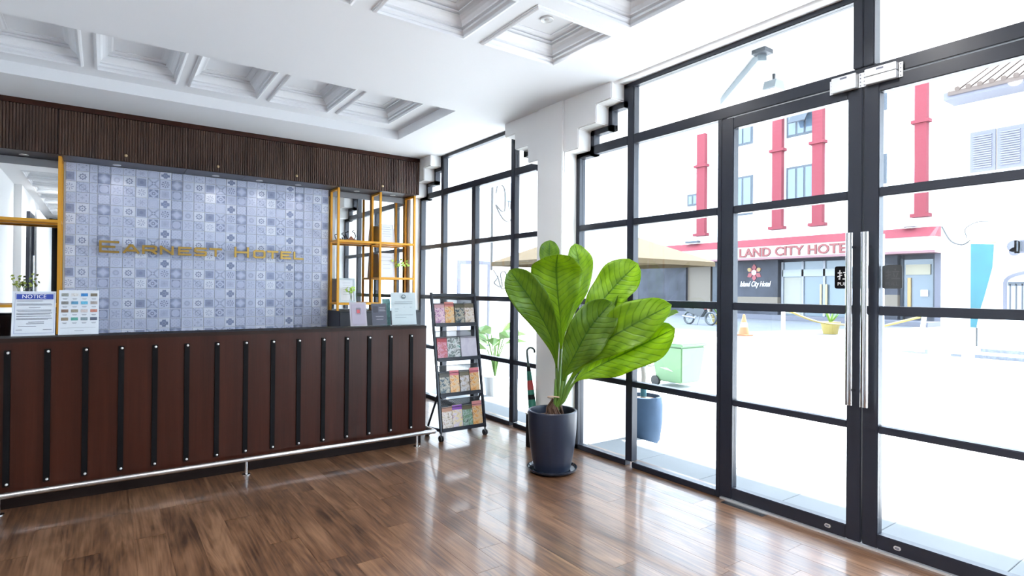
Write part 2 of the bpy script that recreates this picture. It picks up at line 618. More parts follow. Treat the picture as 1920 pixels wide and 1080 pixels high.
def plate(mb, xs, ys, holes, z, t):
    for i in range(len(xs) - 1):
        for j in range(len(ys) - 1):
            cx, cy = (xs[i] + xs[i + 1]) / 2, (ys[j] + ys[j + 1]) / 2
            if any(h[0] < cx < h[1] and h[2] < cy < h[3] for h in holes):
                continue
            mb.poly([(xs[i], ys[j], z), (xs[i], ys[j + 1], z), (xs[i + 1], ys[j + 1], z), (xs[i + 1], ys[j], z)], [(0, 1, 2, 3)])


plate(cb, xs, ys, openings + [REC], ZC, 0)
cb.box(XL - 0.1, XO, YR - 0.1, YB + 0.1, 3.46, 3.6)
ceil = cb.build('ceiling', M['ceiling'], recalc=False)
tag(ceil, 'white ceiling with square coffers and a long recessed bay', 'ceiling', kind='structure')


def coffer_mesh(sx, sy, depth, inset, name):
    steps = [(-.18, 0), (-.18, -.04), (-.13, -.07), (-.13, -.11), (-.04, -.14), (0, -.14), (0, -.01), (-.05, -.01), (-.05, .06), (.10, .12), (.10, .22), (.02, .22), (.02, .28), (.18, .33), (.18, .40),
             (.30, .55), (.44, .64), (.56, .68), (.46, .68), (.46, .74), (.66, .77), (.66, .83), (.57, .83), (.57, .88), (.78, .91), (.88, .95), (1.0, .95), (1.0, 1.0)]
    mb = MB()
    for a, z in steps:
        i = a * inset
        h, g = sx / 2 - i, sy / 2 - i
        mb.v += [(-h, -g, z * depth), (h, -g, z * depth), (h, g, z * depth), (-h, g, z * depth)]
    for k in range(len(steps) - 1):
        for e in range(4):
            a, b = k * 4 + e, k * 4 + (e + 1) % 4
            mb.f.append((a, a + 4, b + 4, b))
    e = (len(steps) - 1) * 4
    mb.f.append((e, e + 3, e + 2, e + 1))
    o = mb.build(name, M['ceiling'], recalc=False)
    me = o.data
    bpy.data.objects.remove(o)
    return me


cof = coffer_mesh(0.60, 0.60, 0.13, 0.13, 'coffer')
for (x0, x1, y0, y1) in openings:
    mesh_obj('coffer', cof, ceil, ((x0 + x1) / 2, (y0 + y1) / 2, ZC))
# recessed bay: sides, raised soffit and its own coffers
RZ = 3.18
rx = [(-0.06 - 0.655 * 1, 0), (-0.06, 0), (0.597, 0), (1.252, 0), (1.905, 0)]
rop = [(x, x + 0.545, 4.74, 5.745) for x, _ in rx]
rb = MB()
rxs = sorted(set([REC[0], REC[1]] + [v for o in rop for v in o[:2]]))
rys = sorted(set([REC[2], REC[3]] + [v for o in rop for v in o[2:]]))
plate(rb, rxs, rys, rop, RZ, 0)
rb.poly([(REC[0], REC[3], ZC), (REC[1], REC[3], ZC), (REC[1], REC[3], RZ), (REC[0], REC[3], RZ)], [(0, 1, 2, 3)])
rb.poly([(REC[0], REC[2], ZC), (REC[1], REC[2], ZC), (REC[1], REC[2], RZ), (REC[0], REC[2], RZ)], [(3, 2, 1, 0)])
rb.poly([(REC[1], REC[2], ZC), (REC[1], REC[3], ZC), (REC[1], REC[3], RZ), (REC[1], REC[2], RZ)], [(3, 2, 1, 0)])
rb.build('recessed_bay', M['ceiling'], ceil, recalc=False)
cof2 = coffer_mesh(0.545, 1.005, 0.13, 0.115, 'coffer_small')
for (x0, x1, y0, y1) in rop:
    mesh_obj('coffer', cof2, ceil, ((x0 + x1) / 2, (y0 + y1) / 2, RZ))

# ---- glazing
FD0, FD1 = XF, XF + 0.065


def rail(mb, y0, y1, z0, z1, x0=FD0, x1=FD1):
    mb.box(x0, x1, min(y0, y1), max(y0, y1), z0, z1)


def bars(parent, name, rects, x0=FD0, x1=FD1):
    for r in rects:
        m = MB()
        rail(m, r[0], r[1], r[2], r[3], x0, x1)
        m.build(name, M['frame'], parent, bevel=0.004)


GX0, GX1 = XF + 0.030, XF + 0.036


def pane(parent, y0, y1, z0, z1):
    MB().box(GX0, GX1, min(y0, y1), max(y0, y1), z0, z1).build('pane', M['glass'], parent)


ZB = [(0.0, 0.045), (0.640, 0.685), (1.285, 1.335), (1.932, 1.985), (2.585, 2.660), (3.045, 3.10)]


def step_frame(parent, y0, sgn):
    """outer frame that follows the corbel"""
    m = MB()
    th = 0.045
    rail(m, y0, y0 + sgn * th, 0, 2.62)
    pts = [(0, 2.62), (0.18, 2.79), (0.395, 2.945), (0.57, 3.10)]
    for i in range(3):
        a, z = pts[i]
        a2, z2 = pts[i + 1]
        rail(m, y0 + sgn * a, y0 + sgn * (a2 + th), z - th, z)
        rail(m, y0 + sgn * a2, y0 + sgn * (a2 + th), z - th, z2)
    m.build('stepped_frame', M['frame'], parent)


def step_panes(parent, y0, sgn, ym):
    """panes between the corbel steps and the mullion at ym"""
    pane(parent, y0 + sgn * 0.225, ym, 2.66, 2.745)
    pane(parent, y0 + sgn * 0.44, ym, 2.745, 2.90)


def bay(name, label, yj, ym, ye, sgn, end):
    """side light: jamb yj with corbel, mullion ym..ym2, end ye (door post)"""
    b = thing(name, label, 'window', (XF, yj, 0), kind='structure')
    ym2 = ym + sgn * 0.07
    step_frame(b, yj, sgn)
    bars(b, 'mullion', [(ym, ym2, 0.045, 3.045)])
    bars(b, 'door_post', [(ye, ye + sgn * 0.035, 0.0, 2.585)])
    bars(b, 'glazing_bar', [(yj + sgn * 0.045, ym, z0, z1) for z0, z1 in ZB[1:5]] + [(ym2, ye, z0, z1) for z0, z1 in ZB[1:4]])
    bars(b, 'sill_rail', [(yj, ym, *ZB[0]), (ym2, ye, *ZB[0])])
    for (a, c) in ((yj + sgn * 0.045, ym), (ym2, ye)):
        for k in range(4):
            pane(b, a, c, ZB[k][1], ZB[k + 1][0])
    step_panes(b, yj, sgn, ym)
    return b


w1 = bay('window_1', 'tall black-framed side light between the white pier and the glass door', 3.86, 3.250, 2.41, -1, None)
w3 = bay('window_3', 'tall black-framed side light beyond the second glass door', -0.91, -0.300, 0.54, 1, None)
# transom over the door, shared by both
t1 = thing('window_5', 'long black-framed transom light above the glass doors', 'window', (XF, 1.475, 2.6), kind='structure')
bars(t1, 'transom_rail', [(-0.23, 3.18, *ZB[4])], FD0, FD1)
bars(t1, 'head_rail', [(-0.34, 3.29, *ZB[5])])
bars(t1, 'mullion', [(1.42, 1.475, 2.66, 3.045), (1.477, 1.53, 2.66, 3.045)], FD0 - 0.01, FD1)
pane(t1, 3.18, 1.53, 2.66, 3.045)
pane(t1, 1.42, -0.23, 2.66, 3.045)


def bay2(name, label, ya, yb):
    b = thing(name, label, 'window', (XF, (ya + yb) / 2, 0), kind='structure')
    step_frame(b, ya, 1)
    step_frame(b, yb, -1)
    m = [ya + 0.59, ya + 0.66, ya + 1.36, ya + 1.44, yb - 0.65, yb - 0.58]
    bars(b, 'mullion', [(m[0], m[1], 0.045, 3.045), (m[4], m[5], 0.045, 3.045), (m[2], m[3], 0.045, 2.585)])
    spans = [(ya + 0.045, m[0]), (m[1], m[2]), (m[3], m[4]), (m[5], yb - 0.045)]
    for (a, c) in spans:
        bars(b, 'glazing_bar', [(a, c, z0, z1) for z0, z1 in ZB[1:4]])
        bars(b, 'sill_rail', [(a, c, *ZB[0])])
        for k in range(4):
            pane(b, a, c, ZB[k][1], ZB[k + 1][0])
    bars(b, 'transom_rail', [(ya + 0.045, m[0], *ZB[4]), (m[1], m[4], *ZB[4]), (m[5], yb - 0.045, *ZB[4])])
    bars(b, 'head_rail', [(ya + 0.57, yb - 0.57, 3.045, 3.085)])
    pane(b, m[1], m[4], 2.66, 3.045)
    step_panes(b, ya, 1, m[0])
    step_panes(b, yb, -1, m[5])
    return b


bay2('window_2', 'wide black-framed lobby window behind the brochure rack', 4.22, 6.98)
bay2('window_4', 'wide black-framed lobby window at the rear of the room', -4.03, -1.27)


def stadium(cx, cy, w, h, r, n=5):
    pts = []
    for sx, sy, a0 in ((1, 1, 0), (-1, 1, 90), (-1, -1, 180), (1, -1, 270)):
        for k in range(n + 1):
            a = math.radians(a0 + 90 * k / n)
            pts.append((cx + sx * (w / 2 - r) + r * math.cos(a), cy + sy * (h / 2 - r) + r * math.sin(a)))
    return pts


def door(name, label, y_hinge, y_meet, sgn):
    d = thing(name, label, 'door', (XF, y_hinge, 0), kind='structure')
    yh, ym = y_hinge, y_meet
    s = 0.092
    x0, x1 = XF - 0.008, XF + 0.052
    a, b = yh - sgn * s, ym + sgn * 0.078
    bars(d, 'stile', [(yh, a, 0.02, 2.575), (ym, b, 0.02, 2.575)], x0, x1)
    bars(d, 'door_rail', [(a, b, 0.02, 0.097), (a, b, 2.50, 2.575)], x0, x1)
    zz = [(0.642, 0.682), (1.283, 1.333), (1.930, 1.980)]
    bars(d, 'glazing_bar', [(a, b, z0, z1) for z0, z1 in zz], x0 + 0.004, x1 - 0.004)
    e = [0.097] + [v for z in zz for v in z] + [2.50]
    for k in range(0, 8, 2):
        MB().box(XF + 0.018, XF + 0.024, min(a, b), max(a, b), e[k], e[k + 1]).build('pane', M['glass'], d)
    # pull handles, inside and outside
    hy = ym + sgn * 0.036
    for sx, xx in ((-1, XF - 0.075), (1, XF + 0.12)):
        h = MB().tube([(xx, hy, 0.785), (xx, hy, 1.735)], 0.019, 18).build('pull_handle', M['chrome'], d, smooth=True)
        for z in (0.86, 1.66):
            MB().tube([(xx, hy, z), (XF - 0.008 if sx < 0 else XF + 0.052, hy, z)], 0.008, 10).build('standoff', M['steel'], h, smooth=True)
    o = MB()
    yo = ym + sgn * 0.176
    o.prism(stadium(yo, 0.058, 0.034, 0.020, 0.0099), 'x', XF - 0.013, XF - 0.008)
    lk = o.build('floor_lock', M['alu'], d)
    MB().prism(stadium(yo, 0.058, 0.022, 0.011, 0.0054), 'x', XF - 0.0145, XF - 0.013).build('keyhole', M['ink'], lk)
    return d


d1 = door('door_1', 'black-framed glass door leaf nearest the potted plant', 2.373, 1.478, 1)
d2 = door('door_2', 'black-framed glass door leaf at the right edge', 0.577, 1.472, -1)
# metal floor-spring plates and thresholds
for yc, lab in ((2.17, 'steel floor plate at the foot of the door beside the plant'), (0.78, 'steel floor plate at the foot of the rightmost door')):
    p = MB().box(XF - 0.075, XF - 0.012, yc - 0.15, yc + 0.15, 0.0005, 0.004).build('floor_plate', M['steel'], base=True)
    tag(p, lab, 'floor plate')
tt = MB().box(XF - 0.006, XF + 0.06, 0.577, 2.373, 0.0, 0.012).build('trim_2', M['alu'])
tag(tt, 'thin metal threshold strip under the glass doors', 'threshold', kind='structure')

# magnetic locks
for y0, y1, split, lab in ((1.500, 1.632, False, 'silver magnetic lock box on the left door leaf'),
                           (1.302, 1.456, True, 'silver two-part magnetic lock box on the right door leaf')):
    t = thing('magnetic_lock', lab, 'door lock', (XF, (y0 + y1) / 2, 2.54), group='magnetic locks on the glass doors')
    if split:
        MB().box(XF - 0.045, XF - 0.009, y0, y1, 2.588, 2.628).build('lock_body', M['alu'], t, bevel=0.002)
        MB().box(XF - 0.042, XF - 0.009, y0, y1, 2.545, 2.585).build('armature', M['alu'], t, bevel=0.002)
    else:
        MB().box(XF - 0.045, XF - 0.009, y0, y1, 2.545, 2.628).build('lock_body', M['alu'], t, bevel=0.002)
    for ya in (y0 - 0.012, y1 + 0.012):
        br = MB().box(XF - 0.014, XF - 0.009, ya - 0.010, ya + 0.010, 2.547, 2.626).build('bracket', M['alu'], t)
        for k in range(4):
            MB().tube([(XF - 0.0145, ya, 2.556 + k * 0.02), (XF - 0.0155, ya, 2.556 + k * 0.02)], 0.0035, 8).build('screw', M['ink'], br)
    yc = (y0 + y1) / 2
    MB().box(XF - 0.0458, XF - 0.0448, yc - 0.018, yc + 0.018, 2.610, 2.620).build('label_plate', M['ink'], t)

# push/pull plates
for yc, face, lab in ((1.585, True, 'black square plate with white pull lettering on the left door glass'),
                      (1.341, False, 'dark back of a square plate stuck on the right door glass')):
    xx = XF + (0.014 if face else 0.028)
    t = thing('pull_plate', lab, 'sign', (xx, yc, 1.43), group='plates on the door glass')
    MB().prism(stadium(yc, 1.492, 0.098, 0.128, 0.012), 'x', xx, xx + 0.003).build('plate', M['black'] if face else mat('plate_back', (0.035, 0.035, 0.037), 0.5), t)
    S = M['white_ink'] if face else mat('ghost_print', (0.075, 0.075, 0.08), 0.5)
    mb = MB()
    xs_ = xx - 0.0006 if face else xx - 0.0005

    def bs(p, q, wd=0.0055):
        # stroke in sign coordinates (u right, v up) seen from inside
        P = (xs_, yc - p[0], 1.492 + p[1])
        Q = (xs_, yc - q[0], 1.492 + q[1])
        mb.bar(P, Q, wd, 0.0008, up=(1, 0, 0))
    k = 1.0
    # the character for pull: hand radical and stand
    for p, q in [((-.032, .026), (-.008, .026)), ((-.020, .042), (-.020, -.012)), ((-.020, -.012), (-.027, -.007)), ((-.033, .004), (-.008, .013)),
                 ((.012, .043), (.016, .034)), ((-.002, .028), (.034, .028)), ((.006, .020), (.011, .000)), ((.026, .021), (.019, -.004)), ((-.005, -.009), (.037, -.009))]:
        bs(p, q)
    mb.build('character', S, t)
    tx = MB()
    text_into(tx, 'PULL', 0.026, lambda x, y, z: (xs_, yc + 0.034 - x * 1.15, 1.446 + y))
    tx.build('lettering', S, t, recalc=False)

# ================================================================ RECEPTION BACK WALL
YT = 7.08
tp = MB().box(-0.327, 2.243, YT + 0.001, YB, 0.80, 2.62).build('tile_panel', M['grout'], base=True)
tag(tp, 'blue grey patterned tile panel behind the gold hotel lettering', 'tile panel')


def motif(idx):
    m = bpy.data.materials.new('tile_motif')
    m.use_nodes = True
    nt = m.node_tree
    b = nt.nodes['Principled BSDF']
    uv = nt.nodes.new('ShaderNodeUVMap')
    uv.uv_map = 'UVMap'
    sp = nt.nodes.new('ShaderNodeSeparateXYZ')
    nt.links.new(uv.outputs[0], sp.inputs[0])
    u = (X(nt, sp.outputs[0]) - 0.5) * 2.0
    v = (X(nt, sp.outputs[1]) - 0.5) * 2.0
    r = (u * u + v * v).sqrt()
    th = v.op('ARCTAN2', u)
    au, av = u.abs(), v.abs()
    dia = au + av
    box = au.mx(av)
    edge = box.gt(0.88) * 0.35

    def ring(q, a, w):
        return (q - a).abs().lt(w)

    def petals(n, base, amp, ph=0.0):
        return r.lt((th * n + ph).cos() * amp + base)
    dots = (((u * 9).sin() * (v * 9).sin()).gt(0.55))
    corner = ((au - 0.62).op('POWER', 2.0) + (av - 0.62).op('POWER', 2.0)).lt(0.022)
    soft = (r * -1.0 + 1.0).mx(0.0)
    A = idx
    if A == 0:      # dark four-lobed cross
        k = (au.lt(0.34) * av.lt(0.80)).mx(av.lt(0.34) * au.lt(0.80)).mx(r.lt(0.6)) * (ring(r, 0.30, 0.05) * -0.35 + 1.0) * 1.0
    elif A == 1:
        k = dots * 0.22 + edge
    elif A == 2:
        k = ring(r, 0.62, 0.07) * 0.25 + ring(r, 0.25, 0.1) * 0.15
    elif A == 3:
        k = corner * 0.5 + petals(4, 0.26, 0.1) * 0.35
    elif A == 4:
        k = petals(6, 0.4, 0.2) * 0.25 + dots * 0.15
    elif A == 5:
        k = ring(box, 0.72, 0.05) * 0.18
    elif A == 6:    # ring of arrows
        k = (ring(r, 0.62, 0.13) * (th * 8.0).cos().gt(-0.2)) * 0.75 + ring(dia, 0.36, 0.10) * 0.55
    elif A == 7:    # diamond with dark corners
        k = (dia - 0.55).mx(0.0).mn(0.75) * 0.85
    elif A == 8:
        k = ring(r, 0.42, 0.16) * 0.35 + r.lt(0.2) * 0.15
    elif A == 9:    # eight-petalled flower
        k = (petals(8, 0.60, 0.10) - petals(8, 0.36, 0.07)) * 0.95 + r.lt(0.16) * 0.8
    elif A == 10:   # dark square
        k = box.lt(0.80) * 0.55 + r.lt(0.35) * 0.2 - box.lt(0.0)
    elif A == 11:
        k = (au - av).abs().lt(0.22) * r.gt(0.25) * 0.40 + ring(r, 0.3, 0.08) * 0.3
    elif A == 12:
        k = box.lt(0.7) * 0.22 + petals(4, 0.3, 0.12) * 0.15
    elif A == 13:
        k = ring(box, 0.80, 0.08) * 0.3 + r.gt(0.82) * box.lt(0.8) * 0.5 + 0.12
    elif A == 14:
        k = petals(5, 0.5, 0.25) * 0.3 - petals(5, 0.25, 0.12) * 0.2 + corner * 0.2
    elif A == 15:
        k = ring(u + v, 0.0, 0.14) * 0.4 + ring(r, 0.55, 0.1) * 0.35 + dots * 0.25
    elif A == 16:   # snowflake dashes on white
        k = ((th * 4.0).cos().abs().gt(0.80) * r.lt(0.72) * r.gt(0.18)) * 0.85 - 0.25
    else:           # star diamond
        k = ring(dia, 0.62, 0.12) * 0.15 + dia.gt(0.92) * box.lt(0.85) * 0.70 + ring(r, 0.26, 0.09) * 0.9
    nz = nt.nodes.new('ShaderNodeTexNoise')
    nz.inputs['Scale'].default_value = 14.0
    nz.inputs['Detail'].default_value = 4
    nt.links.new(uv.outputs[0], nz.inputs['Vector'])
    light = A in (0, 9, 16)
    t = k + (X(nt, nz.outputs[0]) - 0.5) * 0.55 + (0.06 if light else 0.30)
    col = ramp(nt, t.s, [(0.0, (0.78, 0.82, 0.94)), (0.35, (0.56, 0.61, 0.79)), (1.0, (0.22, 0.26, 0.42))])
    nt.links.new(col, b.inputs['Base Color'])
    b.inputs['Roughness'].default_value = 0.30
    b.inputs['Specular IOR Level'].default_value = 0.5
    return m


MOT = [motif(i) for i in range(18)]
tile_cache = {}


def tile_mesh(idx, wx, wz, u0=0.0, u1=1.0, v0=0.0, v1=1.0):
    key = (idx, round(wx, 4), round(wz, 4), round(u0, 2))
    if key in tile_cache:
        return tile_cache[key]
    g, d, c = 0.0022, 0.007, 0.0025
    a, h = wx / 2 - g, wz / 2 - g
    mb = MB()
    mb.v = [(-a, 0, -h), (a, 0, -h), (a, 0, h), (-a, 0, h), (-a, -d + 0.002, -h), (a, -d + 0.002, -h), (a, -d + 0.002, h), (-a, -d + 0.002, h),
            (-a + c, -d, -h + c), (a - c, -d, -h + c), (a - c, -d, h - c), (-a + c, -d, h - c)]
    mb.f = [(0, 1, 5, 4), (1, 2, 6, 5), (2, 3, 7, 6), (3, 0, 4, 7), (4, 5, 9, 8), (5, 6, 10, 9), (6, 7, 11, 10), (7, 4, 8, 11), (8, 9, 10, 11)]
    q = [(u0, v0), (u1, v0), (u1, v1), (u0, v1)]
    mb.uv = q * 3
    o = mb.build('tile', MOT[idx], recalc=False)
    me = o.data
    bpy.data.objects.remove(o)
    tile_cache[key] = me
    return me


TX, TZ = 0.1057, 0.1045
cols = [(-0.317, -0.235, 4, 0.2, 1.0), (-0.235, -0.130, 3, 0.0, 1.0), (-0.130, -0.063, 2, 0.0, 0.62)]
x = -0.063
i = -5
while x < 2.236:
    x1 = min(x + TX, 2.238)
    cols.append((x, x1, i % 6, 0.0, (x1 - x) / TX))
    x += TX
    i += 1
tiles = []
for (x0, x1, ci, u0, u1) in cols:
    for k in range(-2, 16):
        zc = 1.025 + TZ * k
        z0, z1 = zc - TZ / 2, min(zc + TZ / 2, 2.62)
        if z1 - z0 < 0.02:
            continue
        row = k % 3                       # 0 cross row, 2 flower row (below it), 1 snow row
        idx = ci + {0: 0, 2: 6, 1: 12}[row]
        xc, zc = (x0 + x1) / 2, (z0 + z1) / 2
        hidden = z1 < 0.935 or (x1 < 0.10 and z1 < 1.30 and x1 < 0.02)
        tiles.append((hidden, 0.579 * xc, idx, xc, zc, x1 - x0, z1 - z0, u0, u1))
tiles.sort(key=lambda t: (t[0], t[1]))
rest = MB()
rest_m = {}
for n, (hid, _, idx, xc, zc, wx, wz, u0, u1) in enumerate(tiles):
    if n < 300:
        mesh_obj('tile', tile_mesh(idx, wx, wz, u0, u1), tp, (xc, YT, zc))
    else:
        rest_m.setdefault(idx, []).append((tile_mesh(idx, wx, wz, u0, u1), xc, zc))
# the tiles beyond the first three hundred, joined
bm = bmesh.new()
uvl = bm.loops.layers.uv.new('UVMap')
order = sorted(rest_m)
for mi, idx in enumerate(order):
    for me, xc, zc in rest_m[idx]:
        vs_ = [bm.verts.new((v.co.x + xc, v.co.y + YT, v.co.z + zc)) for v in me.vertices]
        src = me.uv_layers['UVMap'].data
        for p in me.polygons:
            f = bm.faces.new([vs_[j] for j in p.vertices])
            f.material_index = mi
            for lp, li in zip(f.loops, p.loop_indices):
                lp[uvl].uv = src[li].uv
me = bpy.data.meshes.new('more_tiles')
bm.to_mesh(me)
bm.free()
for idx in order:
    me.materials.append(MOT[idx])
mo = mesh_obj('more_tiles', me, tp, (0, 0, 0))
mo['kind'] = 'stuff'

# mirrors beside the tiles
for x0, x1, lab in ((XL + 0.005, -0.330, 'wall mirror behind the yellow shelf at the left edge'), (2.246, XI - 0.005, 'wall mirror behind the yellow shelf beside the window')):
    m = MB().box(x0, x1, YT + 0.002, YB - 0.001, 0.902, 2.545).build('wall_mirror', M['mirror'], base=True)
    tag(m, lab, 'mirror')
    s = MB().box(x0, x1, YT + 0.001, YB - 0.001, 2.546, 2.617).build('trim_3', mat('mirror_head', (0.25, 0.26, 0.28), 0.3))
    tag(s, 'grey strip above the ' + lab, 'trim', kind='structure')

# hotel lettering, built stroke by stroke on stand-offs
sg = thing('hotel_sign', 'gold raised letters reading Earnest Hotel on the tile panel', 'sign', (0.95, 7.03, 1.74))
GL = {
    'E': [[(0, 0), (0, 1)], [(0, 1), (1, 1)], [(0, .5), (.78, .5)], [(0, 0), (1, 0)]],
    'A': [[(0, 0), (.42, 1)], [(.42, 1), (.58, 1)], [(.58, 1), (1, 0)], [(.2, .28), (.8, .28)]],
    'R': [[(0, 0), (0, 1)], [(0, 1), (.8, 1)], [(.8, 1), (1, .88)], [(1, .88), (1, .55)], [(1, .55), (.85, .42)], [(.85, .42), (0, .42)], [(.6, .42), (1, 0)]],
    'N': [[(0, 0), (0, 1)], [(0, 1), (1, 0)], [(1, 0), (1, 1)]],
    'S': [[(1, 1), (.12, 1)], [(.12, 1), (0, .9)], [(0, .9), (0, .6)], [(0, .6), (.12, .5)], [(.12, .5), (.88, .5)], [(.88, .5), (1, .4)], [(1, .4), (1, .1)], [(1, .1), (.88, 0)], [(.88, 0), (0, 0)]],
    'T': [[(0, 1), (1, 1)], [(.5, 1), (.5, 0)]],
    'H': [[(0, 0), (0, 1)], [(1, 0), (1, 1)], [(0, .5), (1, .5)]],
    'O': [[(.14, 0), (.86, 0)], [(.86, 0), (1, .14)], [(1, .14), (1, .86)], [(1, .86), (.86, 1)], [(.86, 1), (.14, 1)], [(.14, 1), (0, .86)], [(0, .86), (0, .14)], [(0, .14), (.14, 0)]],
    'L': [[(0, 1), (0, 0)], [(0, 0), (1, 0)]],
}
word = [('E', -0.045, 0.165, 1.3), ('A', 0.150, 0.142, 1), ('R', 0.315, 0.13, 1), ('N', 0.470, 0.125, 1), ('E', 0.635, 0.125, 1), ('S', 0.785, 0.120, 1), ('T', 0.930, 0.125, 1),
        ('H', 1.180, 0.150, 1.3), ('O', 1.375, 0.130, 1), ('T', 1.520, 0.125, 1), ('E', 1.670, 0.120, 1), ('L', 1.815, 0.115, 1)]
for ch, x0, wd, hs in word:
    hh, st = 0.092 * hs, 0.021
    faces = MB()
    for si, s_ in enumerate(GL[ch]):
        (ax, az), (bx, bz) = s_
        P = Vector((x0 + st / 2 + ax * (wd - st), 7.018, 1.745 + st / 2 + az * (hh - st)))
        Q = Vector((x0 + st / 2 + bx * (wd - st), 7.018, 1.745 + st / 2 + bz * (hh - st)))
        d = (Q - P).normalized() * st * 0.48
        yo = si * 0.00012
        P.y += yo
        Q.y += yo
        faces.bar(P - d, Q + d, st, 0.020, up=(0, 1, 0))
    lt = faces.build('letter', M['gold'], sg)
    pins = MB()
    for fx in (0.2, 0.8):
        pins.tube([(x0 + wd * fx, 7.03, 1.745 + st / 2), (x0 + wd * fx, YT - 0.0085, 1.745 + st / 2)], 0.004, 6)
    pins.build('stand_off', M['gold_edge'], lt)

# overhead cabinets with reeded doors
CY0, CY1, CZ0, CZ1 = 6.704, YB - 0.002, 2.62, 3.03
units = [(XL + 0.003, -0.362, 'reeded walnut wall cabinet at the left edge of the row'),
         (-0.358, 0.679, 'reeded walnut wall cabinet above the left end of the tile panel'),
         (0.682, 1.240, 'narrowest reeded walnut wall cabinet, above the letters N and E'),
         (1.243, 2.269, 'reeded walnut wall cabinet above the word Hotel'),
         (2.272, XI - 0.004, 'reeded walnut wall cabinet above the right yellow shelf')]
for x0, x1, lab in units:
    t = thing('wall_cabinet', lab, 'cabinet', ((x0 + x1) / 2, 6.9, CZ0), group='overhead cabinets behind the counter')
    MB().box(x0, x1, CY0 + 0.022, CY1, CZ0, CZ1).build('body', M['soffit'], t)
    # reeded door: one corrugated slab with a groove between each reed
    n = max(4, int(round((x1 - x0) / 0.0225)))
    p = (x1 - x0 - 0.003) / n
    prof = [(x0 + 0.0015, CY0 + 0.021)]
    for k in range(n):
        a = x0 + 0.0015 + k * p
        prof += [(a + 0.0004, CY0 + 0.012), (a + 0.005, CY0 + 0.012), (a + 0.0055, CY0 + 0.003), (a + 0.008, CY0), (a + p - 0.0025, CY0), (a + p - 0.0002, CY0 + 0.003)]
    prof += [(x1 - 0.0015, CY0 + 0.021)]
    dm = MB()
    n0 = len(prof)
    dm.v = [(q[0], q[1], CZ0 - 0.004) for q in prof] + [(q[0], q[1], CZ1 - 0.002) for q in prof]
    dm.f = [(k, k + 1, k + 1 + n0, k + n0) for k in range(n0 - 1)] + [(n0 - 1, 0, n0, 2 * n0 - 1)]
    dr = dm.build('door', M['reed'], t, recalc=False)
    MB().box(x0 + 0.0015, x1 - 0.0015, CY0 + 0.006, CY0 + 0.021, CZ0 - 0.004, CZ0 - 0.001).build('door_edge', M['mahogany_dark'], dr)
    if x0 > -1:
        xc = (x0 + x1) / 2
        kb = MB()
        prof = [(0.004, 0.0), (0.004, 0.014), (0.013, 0.018), (0.015, 0.026), (0.010, 0.033), (0.002, 0.035)]
        seg = 14
        for r_, h_ in prof:
            for k in range(seg):
                a = 2 * PI * k / seg
                kb.v.append((xc + r_ * math.cos(a), CY0 + 0.004 - h_, 2.672 + r_ * math.sin(a)))
        for i2 in range(len(prof) - 1):
            for k in range(seg):
                a, b = i2 * seg + k, i2 * seg + (k + 1) % seg
                kb.f.append((a, b, b + seg, a + seg))
        kb.f.append(tuple((len(prof) - 1) * seg + k for k in range(seg)))
        kb.build('knob', mat('brass_knob', (0.55, 0.42, 0.25), 0.3, metal=0.9), dr, smooth=True)
tb = MB().box(XL + 0.003, XI - 0.004, CY0 - 0.006, CY1, 3.032, ZC - 0.001).build('trim_4', M['mahogany'])
tag(tb, 'dark wooden fascia board along the top of the wall cabinets', 'trim', kind='structure')

# small downlights under the cabinets
for xx, nm in ((-0.617, 'at the left edge'), (0.091, 'left of the sign, above the letter A'), (0.976, 'above the end of Earnest'), (1.42, 'above the letter O of Hotel'),
               (1.844, 'above the last letter of the sign'), (2.55, 'above the left bay of the right shelf'), (3.03, 'next to the window')):
    t = thing('cabinet_downlight', 'small round downlight under the wall cabinets ' + nm, 'light', (xx, 6.955, CZ0 - 0.004), group='downlights under the cabinets')
    MB().lathe([(0.030, 0.0035), (0.036, 0.0035), (0.036, 0.0), (0.030, 0.0)], (xx, 6.955, CZ0 - 0.004), 20).build('trim_ring', M['alu'], t)
    MB().lathe([(0.0295, 0.0036), (0.0295, 0.001), (0.001, 0.001)], (xx, 6.955, CZ0 - 0.004), 20).build('lens', M['lamp'], t)
    ld = bpy.data.lights.new('cabinet_spot', 'SPOT')
    ld.energy = 0.8
    ld.spot_size = math.radians(110)
    ld.spot_blend = 0.8
    ld.shadow_soft_size = 0.03
    ld.color = (1.0, 0.94, 0.86)
    lo = bpy.data.objects.new('cabinet_spot', ld)
    C.objects.link(lo)
    lo.parent = t
    lo.location = (0, 0, -0.006)

# the coffer downlight by the pier, and added ones for fill
def coffer_light(x, y, label, energy):
    t = thing('coffer_downlight', label, 'light', (x, y, 3.19), group='downlights in the ceiling coffers')
    MB().lathe([(0.034, 0.019), (0.045, 0.019), (0.045, 0.012), (0.041, 0.009), (0.034, 0.012)], (x, y, 3.19), 28).build('trim_ring', M['alu'], t, smooth=True)
    MB().lathe([(0.0335, 0.019), (0.020, 0.017), (0.014, 0.008), (0.001, 0.005)], (x, y, 3.19), 24).build('lamp', M['lamp_off'], t, smooth=True)
    ld = bpy.data.lights.new('coffer_fill_spot', 'SPOT')  # spot added as room fill; the fitting itself reads as off
    ld.energy = energy
    ld.spot_size = math.radians(160)
    ld.spot_blend = 1.0
    ld.shadow_soft_size = 0.05
    ld.color = (1.0, 0.975, 0.95)
    lo = bpy.data.objects.new('coffer_fill_spot', ld)
    C.objects.link(lo)
    lo.parent = t
    lo.location = (0, 0, -0.03)


